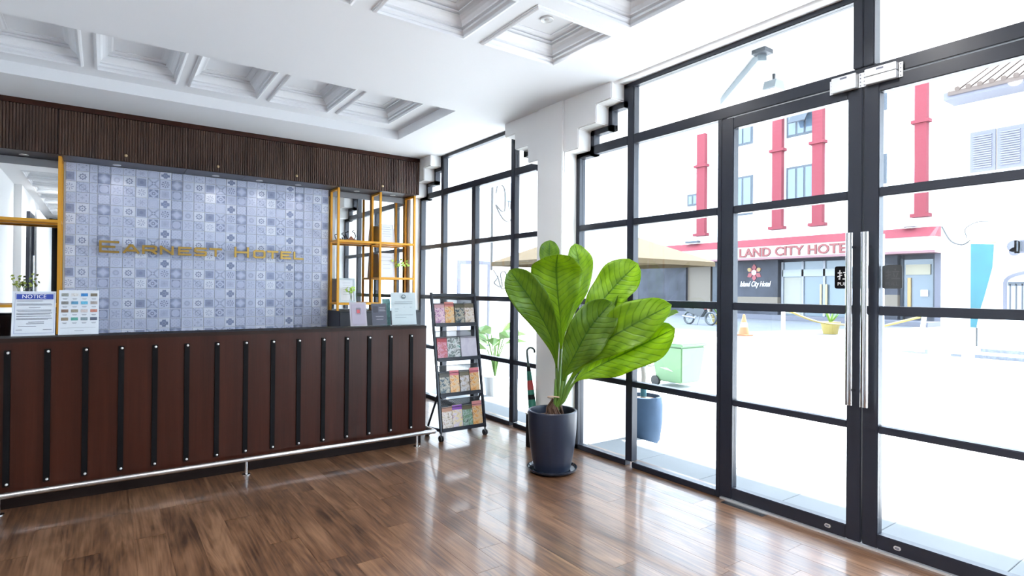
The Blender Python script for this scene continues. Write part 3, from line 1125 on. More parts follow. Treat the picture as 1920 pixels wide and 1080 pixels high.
coffer_light(CX[0] + 0.30, CY[0] + 0.30, 'round recessed downlight in the ceiling coffer nearest the pier', 20)
for jx in (0, 2, 4):  # unseen fittings added behind the camera to brighten the interior
    for jy in (2, 4, 6):
        coffer_light(CX[jx] + 0.30, CY[jy] + 0.30, 'added fill downlight, unseen, in a ceiling coffer behind the camera', 30)

# ---- yellow shelf units
SQ = 0.026


def post(parent, x, y, z0, z1, name='post'):
    return MB().box(x - SQ / 2, x + SQ / 2, y - SQ / 2, y + SQ / 2, z0, z1).build(name, M['yellow'], parent, bevel=0.002)


def rl(parent, x0, x1, y0, y1, z, name='rail', h=0.024):
    return MB().box(x0, x1, y0, y1, z - h, z).build(name, M['yellow'], parent)


YF, YK = 6.795, YT - 0.022
rs = thing('shelf_unit', 'yellow metal shelf unit in front of the mirror beside the window', 'shelf', (2.78, 6.93, 1.14), group='yellow shelf units')
PX = [2.272, 2.800, 3.262]
for xx in PX:
    zb = 1.142
    post(rs, xx, YF, zb, 2.614)
    post(rs, xx, YK, zb, 2.614)
    rl(rs, xx - SQ / 2, xx + SQ / 2, YF + SQ / 2, YK - SQ / 2, 2.614, 'cross_rail')


def shelf(parent, x0, x1, z):
    b = MB().box(x0 + SQ / 2, x1 - SQ / 2, YF - SQ / 2, YF + SQ / 2, z - 0.026, z).build('front_rail', M['yellow'], parent)
    MB().box(x0 + SQ / 2, x1 - SQ / 2, YK - SQ / 2, YK + SQ / 2, z - 0.026, z).build('back_rail', M['yellow'], parent)
    MB().box(x0 + SQ / 2, x1 - SQ / 2, YF + SQ / 2, YK - SQ / 2, z - 0.012, z - 0.002).build('shelf_board', M['yellow'], parent)
    for xx in (x0, x1):
        rl(parent, xx - SQ / 2 + 0.001, xx + SQ / 2 - 0.001, YF + SQ / 2, YK - SQ / 2, z, 'cross_rail', 0.022)


shelf(rs, PX[0], PX[1], 1.995)
shelf(rs, PX[1], PX[2], 1.995)
shelf(rs, PX[1], PX[2], 1.555)
shelf(rs, PX[0], PX[1], 1.238)
ls = thing('shelf_unit', 'yellow metal shelf unit in front of the mirror at the left edge', 'shelf', (-0.78, 6.93, 0.90), group='yellow shelf units')
LX = [-0.345, -1.19]
for xx in LX:
    post(ls, xx, YF, 0.90, 2.614)
    post(ls, xx, YK, 0.90, 2.614)
    rl(ls, xx - SQ / 2, xx + SQ / 2, YF + SQ / 2, YK - SQ / 2, 2.614, 'cross_rail')
shelf(ls, LX[1], LX[0], 2.02)
shelf(ls, LX[1], LX[0], 1.238)

# base cabinets under the shelves
for x0, x1, lab, mt in ((2.247, XI - 0.004, 'low dark base cabinet under the right yellow shelf', 'dark_base'), (XL + 0.003, -0.330, 'low dark base cabinet under the left yellow shelf', 'dark_base')):
    t = thing('base_cabinet', lab, 'cabinet', ((x0 + x1) / 2, 6.85, 0), group='base cabinets below the shelves')
    zt = 1.142 if x0 > 0 else 0.90
    MB().box(x0, x1, 6.65, YT, 0.08, zt - 0.022).build('body', M[mt], t)
    MB().box(x0, x1, 6.63, YT, zt - 0.022, zt).build('top', M[mt], t)
    MB().box(x0 + 0.03, x1 - 0.03, 6.70, YT, 0.0, 0.08).build('plinth', M['black'], t)
    xm = (x0 + x1) / 2
    for a, b in ((x0 + 0.003, xm - 0.002), (xm + 0.002, x1 - 0.003)):
        dd = MB().box(a, b, 6.632, 6.649, 0.09, zt - 0.027).build('door', M[mt], t)
        MB().box((a + b) / 2 - 0.05, (a + b) / 2 + 0.05, 6.615, 6.632, zt - 0.09, zt - 0.08).build('handle', M['steel'], dd)

# ================================================================ RECEPTION COUNTER
ct = thing('reception_counter', 'dark mahogany reception counter with black vertical strips', 'counter', (0.6, 4.95, 0))
KX = 2.412
MB().box(XL + 0.004, KX, 4.75, 4.79, 0.10, 1.055).build('front_panel', M['mahogany'], ct, bevel=0.003)
MB().box(KX - 0.04, KX, 4.79, 5.25, 0.10, 1.055).build('end_panel', M['mahogany'], ct)
MB().box(XL + 0.004, KX - 0.03, 4.785, 4.81, 0.0, 0.10).build('kick_board', M['mahogany_dark'], ct)
MB().box(KX - 0.06, KX - 0.035, 4.81, 5.22, 0.0, 0.10).build('kick_board', M['mahogany_dark'], ct)
MB().box(XL + 0.004, KX, 4.752, 5.02, 1.055, 1.074).build('ledge', mat('black_ledge', (0.008, 0.008, 0.010), 0.6, spec=0.1), ct, bevel=0.002)
MB().box(XL + 0.004, KX, 4.747, 4.752, 1.048, 1.0745).build('edge_band', mat('ledge_edge', (0.02, 0.010, 0.008), 0.4, spec=0.2), ct)
MB().box(XL + 0.004, KX - 0.04, 4.79, 5.45, 0.74, 0.77).build('work_top', M['dark_base'], ct)
for k in range(-4, 15):
    xx = -0.488 + 0.1962 * k
    if xx < XL + 0.03:
        continue
    s_ = MB().box(xx - 0.0165, xx + 0.0165, 4.737, 4.7505, 0.150, 1.000).build('strip', M['black'], ct, bevel=0.002)
    for zz in (0.985, 0.165):
        bb = MB()
        prof = [(0.0085, 0.0), (0.0085, 0.002), (0.006, 0.006), (0.0005, 0.0075)]
        seg = 10
        for r_, h_ in prof:
            for q in range(seg):
                a = 2 * PI * q / seg
                bb.v.append((xx + 0.004 + r_ * math.cos(a), 4.737 - h_, zz + r_ * math.sin(a)))
        for i2 in range(3):
            for q in range(seg):
                a, b = i2 * seg + q, i2 * seg + (q + 1) % seg
                bb.f.append((a, b, b + seg, a + seg))
        bb.build('bolt', M['alu'], s_, smooth=True)

fr = thing('foot_rail', 'polished steel foot rail along the base of the counter', 'rail', (0.6, 4.69, 0))
MB().tube([(XL + 0.01, 4.685, 0.112), (2.455, 4.685, 0.112)], 0.0195, 18).build('tube', M['steel'], fr, smooth=True)
MB().tube([(2.468, 4.672, 0.112), (2.468, 5.12, 0.112)], 0.0195, 18).build('return_tube', M['steel'], fr, smooth=True)
MB().sphere((2.462, 4.685, 0.112), 0.0215, 16, 10).build('elbow', M['steel'], fr, smooth=True)
for px_ in (-0.515, 0.886, 2.293):
    po = MB().tube([(px_, 4.685, 0.004), (px_, 4.685, 0.108)], 0.0115, 14).build('post', M['chrome'], fr, smooth=True)
    MB().lathe([(0.030, 0.0), (0.030, 0.005), (0.018, 0.009), (0.012, 0.010)], (px_, 4.685, 0.0), 24).build('flange', M['chrome'], po, smooth=True)

# ---- stands with papers on the ledge
LZ = 1.0745


def sheet(parent, name, x0, x1, y, z0, z1, m, lean=0.0, th=0.002, y1=None):
    """upright sheet leaning back by `lean` (dy over its height)"""
    return MB().poly([(x0, y, z0), (x1, y, z0), (x1, y + th, z0), (x0, y + th, z0), (x0, y + lean, z1), (x1, y + lean, z1), (x1, y + lean + th, z1), (x0, y + lean + th, z1)],
                     [(0, 3, 2, 1), (4, 5, 6, 7), (0, 1, 5, 4), (1, 2, 6, 5), (2, 3, 7, 6), (3, 0, 4, 7)]).build(name, m, parent)


def stand(label, x0, x1, y, z1, lean, paper, group):
    t = thing('paper_stand', label, 'sign', ((x0 + x1) / 2, y + 0.04, LZ), group=group)
    sheet(t, 'acrylic_front', x0, x1, y, LZ, z1, M['acrylic'], lean, 0.003)
    MB().box(x0, x1, y + 0.007, y + 0.075, LZ, LZ + 0.003).build('foot', M['acrylic'], t)
    p = sheet(t, 'paper', x0 + 0.004, x1 - 0.004, y + 0.0045, LZ + 0.006, z1 - 0.004, paper, lean * 0.97, 0.001)
    return t, p


def mark(mb, x0, x1, u0, u1, y, z1, lean):
    # flat mark on the sheet; u is height above the ledge
    H = z1 - LZ
    f = lambda u: y - 0.0006 + lean * u / H
    mb.poly([(x0, f(u0), LZ + u0), (x1, f(u0), LZ + u0), (x1, f(u1), LZ + u1), (x0, f(u1), LZ + u1)], [(0, 1, 2, 3)])


t, p = stand('acrylic stand with a blue headed notice sheet on the counter', -0.487, -0.258, 4.84, 1.372, 0.07, M['paper'], 'stands on the counter ledge')
A = (4.84, 1.372, 0.07)
mb = MB()
mark(mb, -0.463, -0.275, 0.242, 0.276, *A)
mb.build('blue_header', M['blue_ink'], p)
mb = MB()
for a0, a1, u0, u1 in ((-0.470, -0.2685, 0.281, 0.2822), (-0.470, -0.2685, 0.022, 0.0232), (-0.470, -0.4688, 0.022, 0.282), (-0.2697, -0.2685, 0.022, 0.282)):
    mark(mb, a0, a1, u0, u1, *A)
mb.build('border', M['blue_ink'], p)
mb = MB()
rr = random.Random(3)
for k, (u, a0, a1) in enumerate([(0.231, -0.46, -0.33), (0.212, -0.46, -0.285), (0.205, -0.46, -0.28), (0.190, -0.40, -0.34), (0.172, -0.46, -0.285), (0.165, -0.455, -0.285), (0.152, -0.46, -0.28),
                                 (0.145, -0.46, -0.29), (0.132, -0.46, -0.285), (0.118, -0.46, -0.28), (0.111, -0.46, -0.30), (0.094, -0.40, -0.32), (0.084, -0.41, -0.32), (0.068, -0.45, -0.36), (0.045, -0.46, -0.43), (0.045, -0.325, -0.280)]):
    mark(mb, a0, a1, u - 0.0016, u + 0.0016, *A)
mb.build('text_lines', M['ink'], p)
tx = MB()
text_into(tx, 'NOTICE', 0.034, lambda x, y, z: (-0.436 + x * 1.0, 4.84 - 0.0012 + 0.07 * (0.249 + y) / 0.2975, LZ + 0.249 + y))
tx.build('heading', M['white_ink'], p, recalc=False)

t, p = stand('acrylic stand with a sheet of sixteen small photos on the counter', -0.250, -0.024, 4.845, 1.382, 0.07, M['paper'], 'stands on the counter ledge')
A = (4.845, 1.382, 0.07)
pc = [(0.25, 0.27, 0.25), (0.6, 0.6, 0.6), (0.03, 0.2, 0.5), (0.16, 0.14, 0.10), (0.2, 0.2, 0.2), (0.08, 0.25, 0.42), (0.10, 0.4, 0.6), (0.3, 0.28, 0.27),
      (0.2, 0.13, 0.10), (0.25, 0.24, 0.18), (0.5, 0.45, 0.45), (0.42, 0.16, 0.12), (0.24, 0.2, 0.15), (0.08, 0.32, 0.27), (0.18, 0.25, 0.29), (0.06, 0.08, 0.13)]
for k in range(16):
    cx, cz = -0.214 + 0.0525 * (k % 4), 0.272 - 0.054 * (k // 4)
    mb = MB()
    mark(mb, cx - 0.019, cx + 0.019, cz - 0.010, cz + 0.010, *A)
    mb.build('photo', mat('photo_print', pc[k], 0.6, noise=0.6, nscale=120), p)
mb = MB()
for k in range(16):
    cx, cz = -0.214 + 0.0525 * (k % 4), 0.272 - 0.054 * (k // 4)
    mark(mb, cx - 0.013, cx + 0.013, cz - 0.026, cz - 0.0235, *A)
    mark(mb, cx - 0.010, cx + 0.010, cz - 0.031, cz - 0.029, *A)
mark(mb, -0.235, -0.045, 0.050, 0.0512, *A)
mark(mb, -0.16, -0.11, 0.030, 0.033, *A)
mb.build('captions', M['ink'], p)

t, p = stand('small acrylic stand with a pale pink card on the counter', 1.735, 1.893, 4.85, 1.29, 0.045, mat('pink_card', (0.50, 0.44, 0.50), 0.5), 'stands on the counter ledge')
A = (4.85, 1.29, 0.045)
mb = MB()
mark(mb, 1.755, 1.873, 0.02, 0.195, *A)
mb.build('panel', mat('mauve_panel', (0.36, 0.33, 0.42), 0.5), p)
mb = MB()
mark(mb, 1.79, 1.838, 0.105, 0.165, *A)
mb.build('white_square', M['white_ink'], p)
mb = MB()
mark(mb, 1.800, 1.828, 0.118, 0.148, 4.8492, 1.29, 0.045)
mb.build('red_emblem', mat('red_print', (0.5, 0.08, 0.10), 0.5), p)
t, p = stand('small acrylic stand with a dark grey card on the counter', 1.938, 2.085, 4.86, 1.278, 0.045, mat('dark_card', (0.075, 0.075, 0.11), 0.35), 'stands on the counter ledge')
A = (4.86, 1.278, 0.045)
mb = MB()
for u, a0, a1 in ((0.165, 2.01, 2.07), (0.150, 2.01, 2.065), (0.135, 2.01, 2.07), (0.085, 1.975, 2.05), (0.060, 1.98, 2.045)):
    mark(mb, a0, a1, u - 0.003, u + 0.003, *A)
mb.build('text_lines', mat('grey_print', (0.26, 0.26, 0.32), 0.5), p)
mb = MB()
mark(mb, 1.955, 2.0, 0.12, 0.175, *A)
mb.build('picture', mat('dark_print', (0.03, 0.03, 0.05), 0.5), p)
t, p = stand('tall acrylic stand with a white certificate at the right end of the counter', 2.126, 2.376, 4.865, 1.378, 0.05, mat('pale_certificate', (0.66, 0.72, 0.73), 0.6), 'stands on the counter ledge')
A = (4.865, 1.378, 0.05)
mb = MB()
for u, a0, a1 in ((0.215, 2.165, 2.34), (0.200, 2.16, 2.34), (0.165, 2.25, 2.26), (0.165, 2.31, 2.33), (0.150, 2.16, 2.20), (0.130, 2.16, 2.19), (0.095, 2.16, 2.34), (0.072, 2.16, 2.27)):
    mark(mb, a0, a1, u - 0.0022, u + 0.0022, *A)
mb.build('text_lines', mat('teal_print', (0.30, 0.36, 0.40), 0.6), p)
mb = MB()
for k in range(14):
    a, b = 2 * PI * k / 14, 2 * PI * (k + 1) / 14
    fz = lambda u: 4.865 - 0.0008 + 0.05 * u / (1.378 - LZ)
    pts = []
    for r_, aa in ((0.015, a), (0.022, a), (0.022, b), (0.015, b)):
        u = 0.262 + r_ * math.sin(aa) * 0.9
        pts.append((2.255 + r_ * math.cos(aa), fz(u), LZ + u))
    mb.poly(pts, [(0, 1, 2, 3)])
mark(mb, 2.243, 2.267, 0.244, 0.256, 4.8644, 1.378, 0.05)
mb.build('crest', mat('crest_print', (0.12, 0.18, 0.20), 0.6), p, recalc=False)
# folded leaflet with a teal leaf print, behind the last two stands
t = tag(sheet(None, 'leaflet', 2.075, 2.15, 4.955, LZ, 1.315, mat('teal_leaf_print', (0.16, 0.33, 0.33), 0.6, noise=0.9, nscale=45), 0.02, 0.004),
        'narrow leaflet with a teal leaf print behind the white certificate', 'leaflet')

# ---- things on the right shelf


def frame_pic(label, x0, x1, y, z0, z1, lean, fm, border=0.018, lines=6, seed=1):
    t = thing('picture_frame', label, 'picture frame', ((x0 + x1) / 2, y, z0), group='framed certificates on the shelf')
    th = 0.014

    def fy(z):
        return y + lean * (z - z0) / (z1 - z0)
    for a0, a1, b0, b1 in ((x0, x1, z0, z0 + border), (x0, x1, z1 - border, z1), (x0, x0 + border, z0 + border, z1 - border), (x1 - border, x1, z0 + border, z1 - border)):
        MB().poly([(a0, fy(b0), b0), (a1, fy(b0), b0), (a1, fy(b0) + th, b0), (a0, fy(b0) + th, b0), (a0, fy(b1), b1), (a1, fy(b1), b1), (a1, fy(b1) + th, b1), (a0, fy(b1) + th, b1)],
                  [(0, 3, 2, 1), (4, 5, 6, 7), (0, 1, 5, 4), (1, 2, 6, 5), (2, 3, 7, 6), (3, 0, 4, 7)]).build('moulding', fm, t)
    a0, a1, b0, b1 = x0 + border, x1 - border, z0 + border, z1 - border
    pp = MB().poly([(a0, fy(b0) + 0.006, b0), (a1, fy(b0) + 0.006, b0), (a1, fy(b1) + 0.006, b1), (a0, fy(b1) + 0.006, b1), (a0, fy(b0) + 0.012, b0), (a1, fy(b0) + 0.012, b0), (a1, fy(b1) + 0.012, b1), (a0, fy(b1) + 0.012, b1)],
                   [(0, 1, 2, 3), (7, 6, 5, 4), (0, 4, 5, 1), (2, 6, 7, 3)]).build('certificate', M['paper'], t)
    mb = MB()
    r2 = random.Random(seed)
    for k in range(lines):
        zz = b1 - (b1 - b0) * (0.15 + 0.65 * k / lines)
        wq = (a1 - a0) * (0.25 + 0.13 * r2.random())
        cx = (a0 + a1) / 2
        mb.poly([(cx - wq, fy(zz) + 0.0052, zz), (cx + wq, fy(zz) + 0.0052, zz), (cx + wq, fy(zz + 0.005) + 0.0052, zz + 0.005), (cx - wq, fy(zz + 0.005) + 0.0052, zz + 0.005)], [(0, 1, 2, 3)])
    mb.build('text_lines', mat('pale_print', (0.45, 0.48, 0.55), 0.6), pp, recalc=False)
    return t


silver = mat('silver_frame', (0.55, 0.62, 0.64), 0.3, metal=0.5)
white_f = mat('white_frame', (0.78, 0.78, 0.80), 0.4)
frame_pic('silver framed certificate on the bottom left shelf of the right unit', 2.315, 2.530, 6.87, 1.239, 1.535, 0.06, silver, 0.022, 6, 4)
frame_pic('white framed certificate with a red seal on the upper right shelf', 2.835, 3.030, 6.87, 1.996, 2.235, 0.05, white_f, 0.008, 5, 8)
frame_pic('white framed certificate on the middle right shelf', 2.830, 3.035, 6.87, 1.556, 1.865, 0.05, white_f, 0.008, 4, 2)


def sprig(label, base, h, spread, n, m, vase=True, seed=0, cat='plant', ls=0.03, group=None):
    t = thing('plant_sprig', label, cat, base, group=group)
    r3 = random.Random(seed)
    if vase:
        MB().lathe([(0.018, 0), (0.024, 0.02), (0.020, 0.05), (0.014, 0.075), (0.016, 0.085), (0.012, 0.085), (0.010, 0.01)], base, 16).build('vase', M['acrylic'], t, smooth=True)
    for k in range(n):
        a = r3.random() * 2 * PI
        s_ = spread * (0.3 + 0.7 * r3.random())
        top = Vector((base[0] + s_ * math.cos(a), base[1] + 0.5 * s_ * math.sin(a), base[2] + h * (0.6 + 0.4 * r3.random())))
        mid = Vector((base[0] + 0.3 * s_ * math.cos(a), base[1] + 0.15 * s_ * math.sin(a), base[2] + h * 0.5))
        st = MB().tube([Vector(base) + Vector((0, 0, 0.02)), mid, top], [0.002, 0.0016, 0.001], 5).build('stem', M['petiole'], t)
        for q in range(3):
            c = mid.lerp(top, 0.35 + 0.3 * q)
            b = r3.random() * 2 * PI
            d = Vector((math.cos(b), 0.5 * math.sin(b), 0.45)).normalized()
            s2 = d.cross(Vector((0.3, -1, 0.2))).normalized() * ls * 0.32
            L = ls
            nrm = d.cross(s2).normalized() * 0.002
            mbl = MB().poly([c, c + d * L * 0.45 + s2 + nrm, c + d * L, c + d * L * 0.45 - s2 + nrm, c + d * L * 0.45 - nrm], [(0, 1, 4), (1, 2, 4), (2, 3, 4), (3, 0, 4), (0, 3, 2, 1)])
            mbl.build('leaf', m, st)
    return t


lime = mat('lime_leaf', (0.42, 0.62, 0.08), 0.5)
sprig('small glass vase of lime green sprigs on the middle right shelf', (3.13, 6.90, 1.556), 0.24, 0.13, 6, lime, seed=3, ls=0.05)
sprig('small lime sprig in a glass vase in front of the silver frame', (2.452, 6.83, 1.239), 0.20, 0.06, 5, lime, seed=9, ls=0.045)
sprig('thin leafy sprig in a glass vase behind the notice stand', (-0.62, 6.85, 1.239), 0.28, 0.12, 6, mat('olive_leaf', (0.36, 0.44, 0.08), 0.5), seed=5, ls=0.034)

# curled metal ornament on the upper left shelf
t = thing('ornament', 'small dark curled metal ornament on a brown base on the top shelf', 'ornament', (2.46, 6.88, 1.996))
MB().box(2.40, 2.52, 6.86, 6.91, 1.996, 2.012).build('base', mat('brown_base', (0.22, 0.07, 0.03), 0.5), t, bevel=0.003)
MB().prism([(2.43, 2.012), (2.50, 2.012), (2.46, 2.05)], 'y', 6.87, 6.90).build('mound', mat('rust_mound', (0.30, 0.10, 0.04), 0.5), t)
for pts in ([(2.42, 2.012), (2.395, 2.06), (2.39, 2.09), (2.425, 2.105)], [(2.50, 2.012), (2.52, 2.05), (2.505, 2.09), (2.475, 2.11), (2.50, 2.125)], [(2.36, 2.0), (2.35, 2.03)]):
    MB().tube([(a, 6.885, b) for a, b in pts], 0.006, 8).build('curl', M['black'], t, smooth=True)

# ================================================================ BROCHURE RACK
rk = thing('brochure_rack', 'black wheeled brochure rack leaning back beside the counter', 'rack', (2.80, 4.83, 0))
RX0, RX1 = 2.550, 3.030


def ry(z):
    return 4.705 + 0.225 * (z - 0.07) / 1.3


for xx in (RX0, RX1):
    MB().bar((xx, ry(0.075), 0.075), (xx, ry(1.375), 1.375), 0.022, 0.026, up=(0, 1, 0)).build('upright', M['frame'], rk, bevel=0.003)
    ft = MB().bar((xx, 4.70, 0.105), (xx, 4.985, 0.075), 0.022, 0.030).build('foot', M['frame'], rk, bevel=0.003)
    MB().bar((xx, 4.975, 0.085), (xx, ry(0.42) + 0.01, 0.42), 0.014, 0.016).build('brace', M['frame'], rk)
    for yy in (4.705, 4.985):
        w_ = MB()
        for k in range(2):
            x_ = xx + (-0.016 if k == 0 else 0.004)
            w_.tube([(x_, yy, 0.027), (x_ + 0.012, yy, 0.027)], 0.027, 16)
        cs = w_.build('caster', M['rubber'], rk)
        MB().tube([(xx, yy, 0.02), (xx, yy, 0.085)], 0.007, 8).build('caster_stem', M['frame'], cs)
MB().bar((RX0, ry(1.352), 1.352), (RX1, ry(1.352), 1.352), 0.02, 0.030).build('top_bar', M['frame'], rk, bevel=0.003)

# perforated steel: real metal with a regular field of small round openings
pf = bpy.data.materials.new('perforated_steel')
pf.use_nodes = True
nt = pf.node_tree
b_ = nt.nodes['Principled BSDF']
b_.inputs['Base Color'].default_value = (0.018, 0.021, 0.028, 1)
b_.inputs['Roughness'].default_value = 0.4
g_ = nt.nodes.new('ShaderNodeTexCoord')
sp_ = nt.nodes.new('ShaderNodeSeparateXYZ')
nt.links.new(g_.outputs['Object'], sp_.inputs[0])
fx_ = (X(nt, sp_.outputs[0]) * (2 * PI / 0.016)).sin()
fz_ = (X(nt, sp_.outputs[2]) * (2 * PI / 0.016)).sin()
al = (fx_ * fz_).gt(0.42)
nt.links.new((al * -1.0 + 1.0).s, b_.inputs['Alpha'])

trays = [(1.06, 1.325), (0.735, 1.005), (0.41, 0.68), (0.095, 0.365)]
tray_bits = []
for z0, z1 in trays:
    y0, y1 = ry(z0), ry(z1)
    tr_ = MB().poly([(RX0 + 0.011, y0 + 0.030, z0), (RX1 - 0.011, y0 + 0.030, z0), (RX1 - 0.011, y1 + 0.030, z1 - 0.055), (RX0 + 0.011, y1 + 0.030, z1 - 0.055),
                     (RX0 + 0.011, y0 + 0.033, z0), (RX1 - 0.011, y0 + 0.033, z0), (RX1 - 0.011, y1 + 0.033, z1 - 0.055), (RX0 + 0.011, y1 + 0.033, z1 - 0.055)],
                    [(0, 1, 2, 3), (7, 6, 5, 4), (0, 4, 5, 1), (1, 5, 6, 2), (2, 6, 7, 3), (3, 7, 4, 0)]).build('tray', M['frame'], rk)
    MB().box(RX0 + 0.011, RX1 - 0.011, y1 + 0.030, y1 + 0.032, z1 - 0.055, z1).build('perforated_strip', pf, tr_)
    MB().box(RX0 + 0.011, RX1 - 0.011, y1 + 0.028, y1 + 0.034, z1 - 0.004, z1 + 0.002).build('top_edge', M['frame'], tr_)
    MB().box(RX0 + 0.011, RX1 - 0.011, y0 - 0.020, y0 + 0.033, z0 - 0.004, z0).build('tray_floor', M['frame'], tr_)
    MB().box(RX0 + 0.011, RX1 - 0.011, y0 - 0.023, y0 - 0.020, z0 - 0.010, z0 + 0.026).build('lip', M['frame'], tr_)
    yw = ry(z0 + 0.20) - 0.012
    MB().tube([(RX0, yw, z0 + 0.205), (RX1, yw, z0 + 0.205)], 0.0022, 6).build('wire', M['frame'], tr_)


def cover_mat(stops, scale=28):
    m = bpy.data.materials.new('brochure_cover')
    m.use_nodes = True
    nt = m.node_tree
    b = nt.nodes['Principled BSDF']
    tc = nt.nodes.new('ShaderNodeTexCoord')
    n = nt.nodes.new('ShaderNodeTexNoise')
    n.inputs['Scale'].default_value = scale
    n.inputs['Detail'].default_value = 3
    n.inputs['Distortion'].default_value = 1.0
    nt.links.new(tc.outputs['Object'], n.inputs['Vector'])
    c = ramp(nt, n.outputs[0], [(0.3 + 0.4 * i / (len(stops) - 1), tuple((0.9 * v) ** 1.35 for v in s_)) for i, s_ in enumerate(stops)])
    nt.links.new(c, b.inputs['Base Color'])
    b.inputs['Roughness'].default_value = 0.3
    return m


def brochure(tray, x0, x1, label, stops, band, h=0.21, dy=0.0, scale=28):
    z0, z1 = trays[tray]
    zb, zt = z0 + 0.0005, z0 + h
    ya, yb = ry(zb) - 0.004 + dy, ry(zt) - 0.004 + dy
    th = 0.006
    o = MB().poly([(x0, ya, zb), (x1, ya, zb), (x1, ya + th, zb), (x0, ya + th, zb), (x0, yb, zt), (x1, yb, zt), (x1, yb + th, zt), (x0, yb + th, zt)],
                  [(0, 3, 2, 1), (4, 5, 6, 7), (0, 1, 5, 4), (1, 2, 6, 5), (2, 3, 7, 6), (3, 0, 4, 7)]).build('brochure', cover_mat(stops, scale), base=True)
    tag(o, label, 'brochure', 'brochures in the rack')
    if band:
        u0, u1 = 0.80, 0.995
        f = lambda u: ya + (yb - ya) * u - 0.0007
        g = lambda u: zb + (zt - zb) * u
        bo = MB().poly([(x0, f(u0), g(u0)), (x1, f(u0), g(u0)), (x1, f(u1), g(u1)), (x0, f(u1), g(u1))], [(0, 1, 2, 3)]).build('title_band', mat('title_print', tuple((0.9 * v) ** 1.3 for v in band), 0.4), o, recalc=False)
    return o


pinkc = [(0.30, 0.10, 0.22), (0.55, 0.35, 0.52), (0.80, 0.62, 0.66), (0.12, 0.06, 0.20)]
orang = [(0.55, 0.24, 0.05), (0.80, 0.50, 0.22), (0.75, 0.62, 0.45), (0.40, 0.16, 0.08)]
darkc = [(0.03, 0.05, 0.07), (0.10, 0.16, 0.20), (0.55, 0.52, 0.45), (0.12, 0.08, 0.05)]
multi = [(0.12, 0.12, 0.10), (0.65, 0.55, 0.45), (0.75, 0.72, 0.70), (0.35, 0.15, 0.10)]
redc = [(0.45, 0.04, 0.06), (0.70, 0.40, 0.50), (0.55, 0.12, 0.14), (0.75, 0.60, 0.66)]
whtg = [(0.70, 0.74, 0.74), (0.10, 0.16, 0.15), (0.75, 0.76, 0.78), (0.08, 0.35, 0.30)]
lilac = [(0.60, 0.58, 0.68), (0.68, 0.66, 0.74), (0.60, 0.60, 0.68)]
sket = [(0.30, 0.30, 0.36), (0.70, 0.70, 0.74), (0.55, 0.50, 0.45), (0.20, 0.16, 0.12)]
viol = [(0.75, 0.70, 0.72), (0.62, 0.55, 0.66), (0.80, 0.70, 0.40), (0.35, 0.2, 0.5)]
grnf = [(0.06, 0.10, 0.08), (0.45, 0.55, 0.52), (0.15, 0.30, 0.16), (0.65, 0.66, 0.70)]
W4 = 0.106
bx = [RX0 + 0.022 + i * 0.110 for i in range(4)]
brochure(0, bx[0], bx[0] + W4, 'pink and violet brochure, leftmost in the top tray of the rack', pinkc, (0.62, 0.40, 0.42))
brochure(0, bx[1], bx[1] + W4 - 0.006, 'orange brochure with a salmon title, second in the top tray of the rack', orang, (0.66, 0.28, 0.26), h=0.225)
brochure(0, bx[2], bx[2] + W4, 'dark blue brochure, third in the top tray of the rack', darkc, (0.16, 0.15, 0.10))
brochure(0, bx[3], bx[3] + W4, 'speckled tan brochure, rightmost in the top tray of the rack', multi, (0.25, 0.22, 0.16))
brochure(1, bx[0], bx[0] + W4, 'red brochure, leftmost in the second tray of the rack', redc, (0.50, 0.10, 0.12))
brochure(1, bx[1], bx[1] + 0.140, 'white brochure with dark green figures in the second tray of the rack', whtg, None, scale=22)
brochure(1, bx[1] + 0.148, bx[3] + W4, 'plain lilac brochure, rightmost in the second tray of the rack', lilac, None, scale=9)
brochure(2, bx[0], bx[0] + W4, 'dark brochure with speckles, leftmost in the third tray of the rack', darkc, (0.13, 0.12, 0.10))
brochure(2, bx[1], bx[1] + W4 - 0.006, 'orange brochure with a pink title, second in the third tray of the rack', orang, (0.70, 0.25, 0.30), h=0.225)
brochure(2, bx[2], bx[2] + W4 - 0.006, 'pale sketch patterned brochure, third in the third tray of the rack', sket, (0.24, 0.22, 0.16))
brochure(2, bx[3], bx[3] + W4, 'orange brochure with a pink title, rightmost in the third tray of the rack', orang, (0.70, 0.25, 0.30), h=0.235)
brochure(3, bx[0], bx[0] + W4, 'crowd photo brochure with a tan title, leftmost in the bottom tray', multi, (0.55, 0.32, 0.22), scale=45)
brochure(3, bx[1], bx[1] + W4, 'pale brochure with a violet title, second in the bottom tray', viol, (0.30, 0.08, 0.48), h=0.22)
brochure(3, bx[2], bx[2] + W4, 'green forest brochure, third in the bottom tray', grnf, (0.16, 0.13, 0.06), scale=20)
brochure(3, bx[3], bx[3] + W4, 'orange brochure with a pink title, rightmost in the bottom tray', orang, (0.72, 0.35, 0.36), h=0.235)

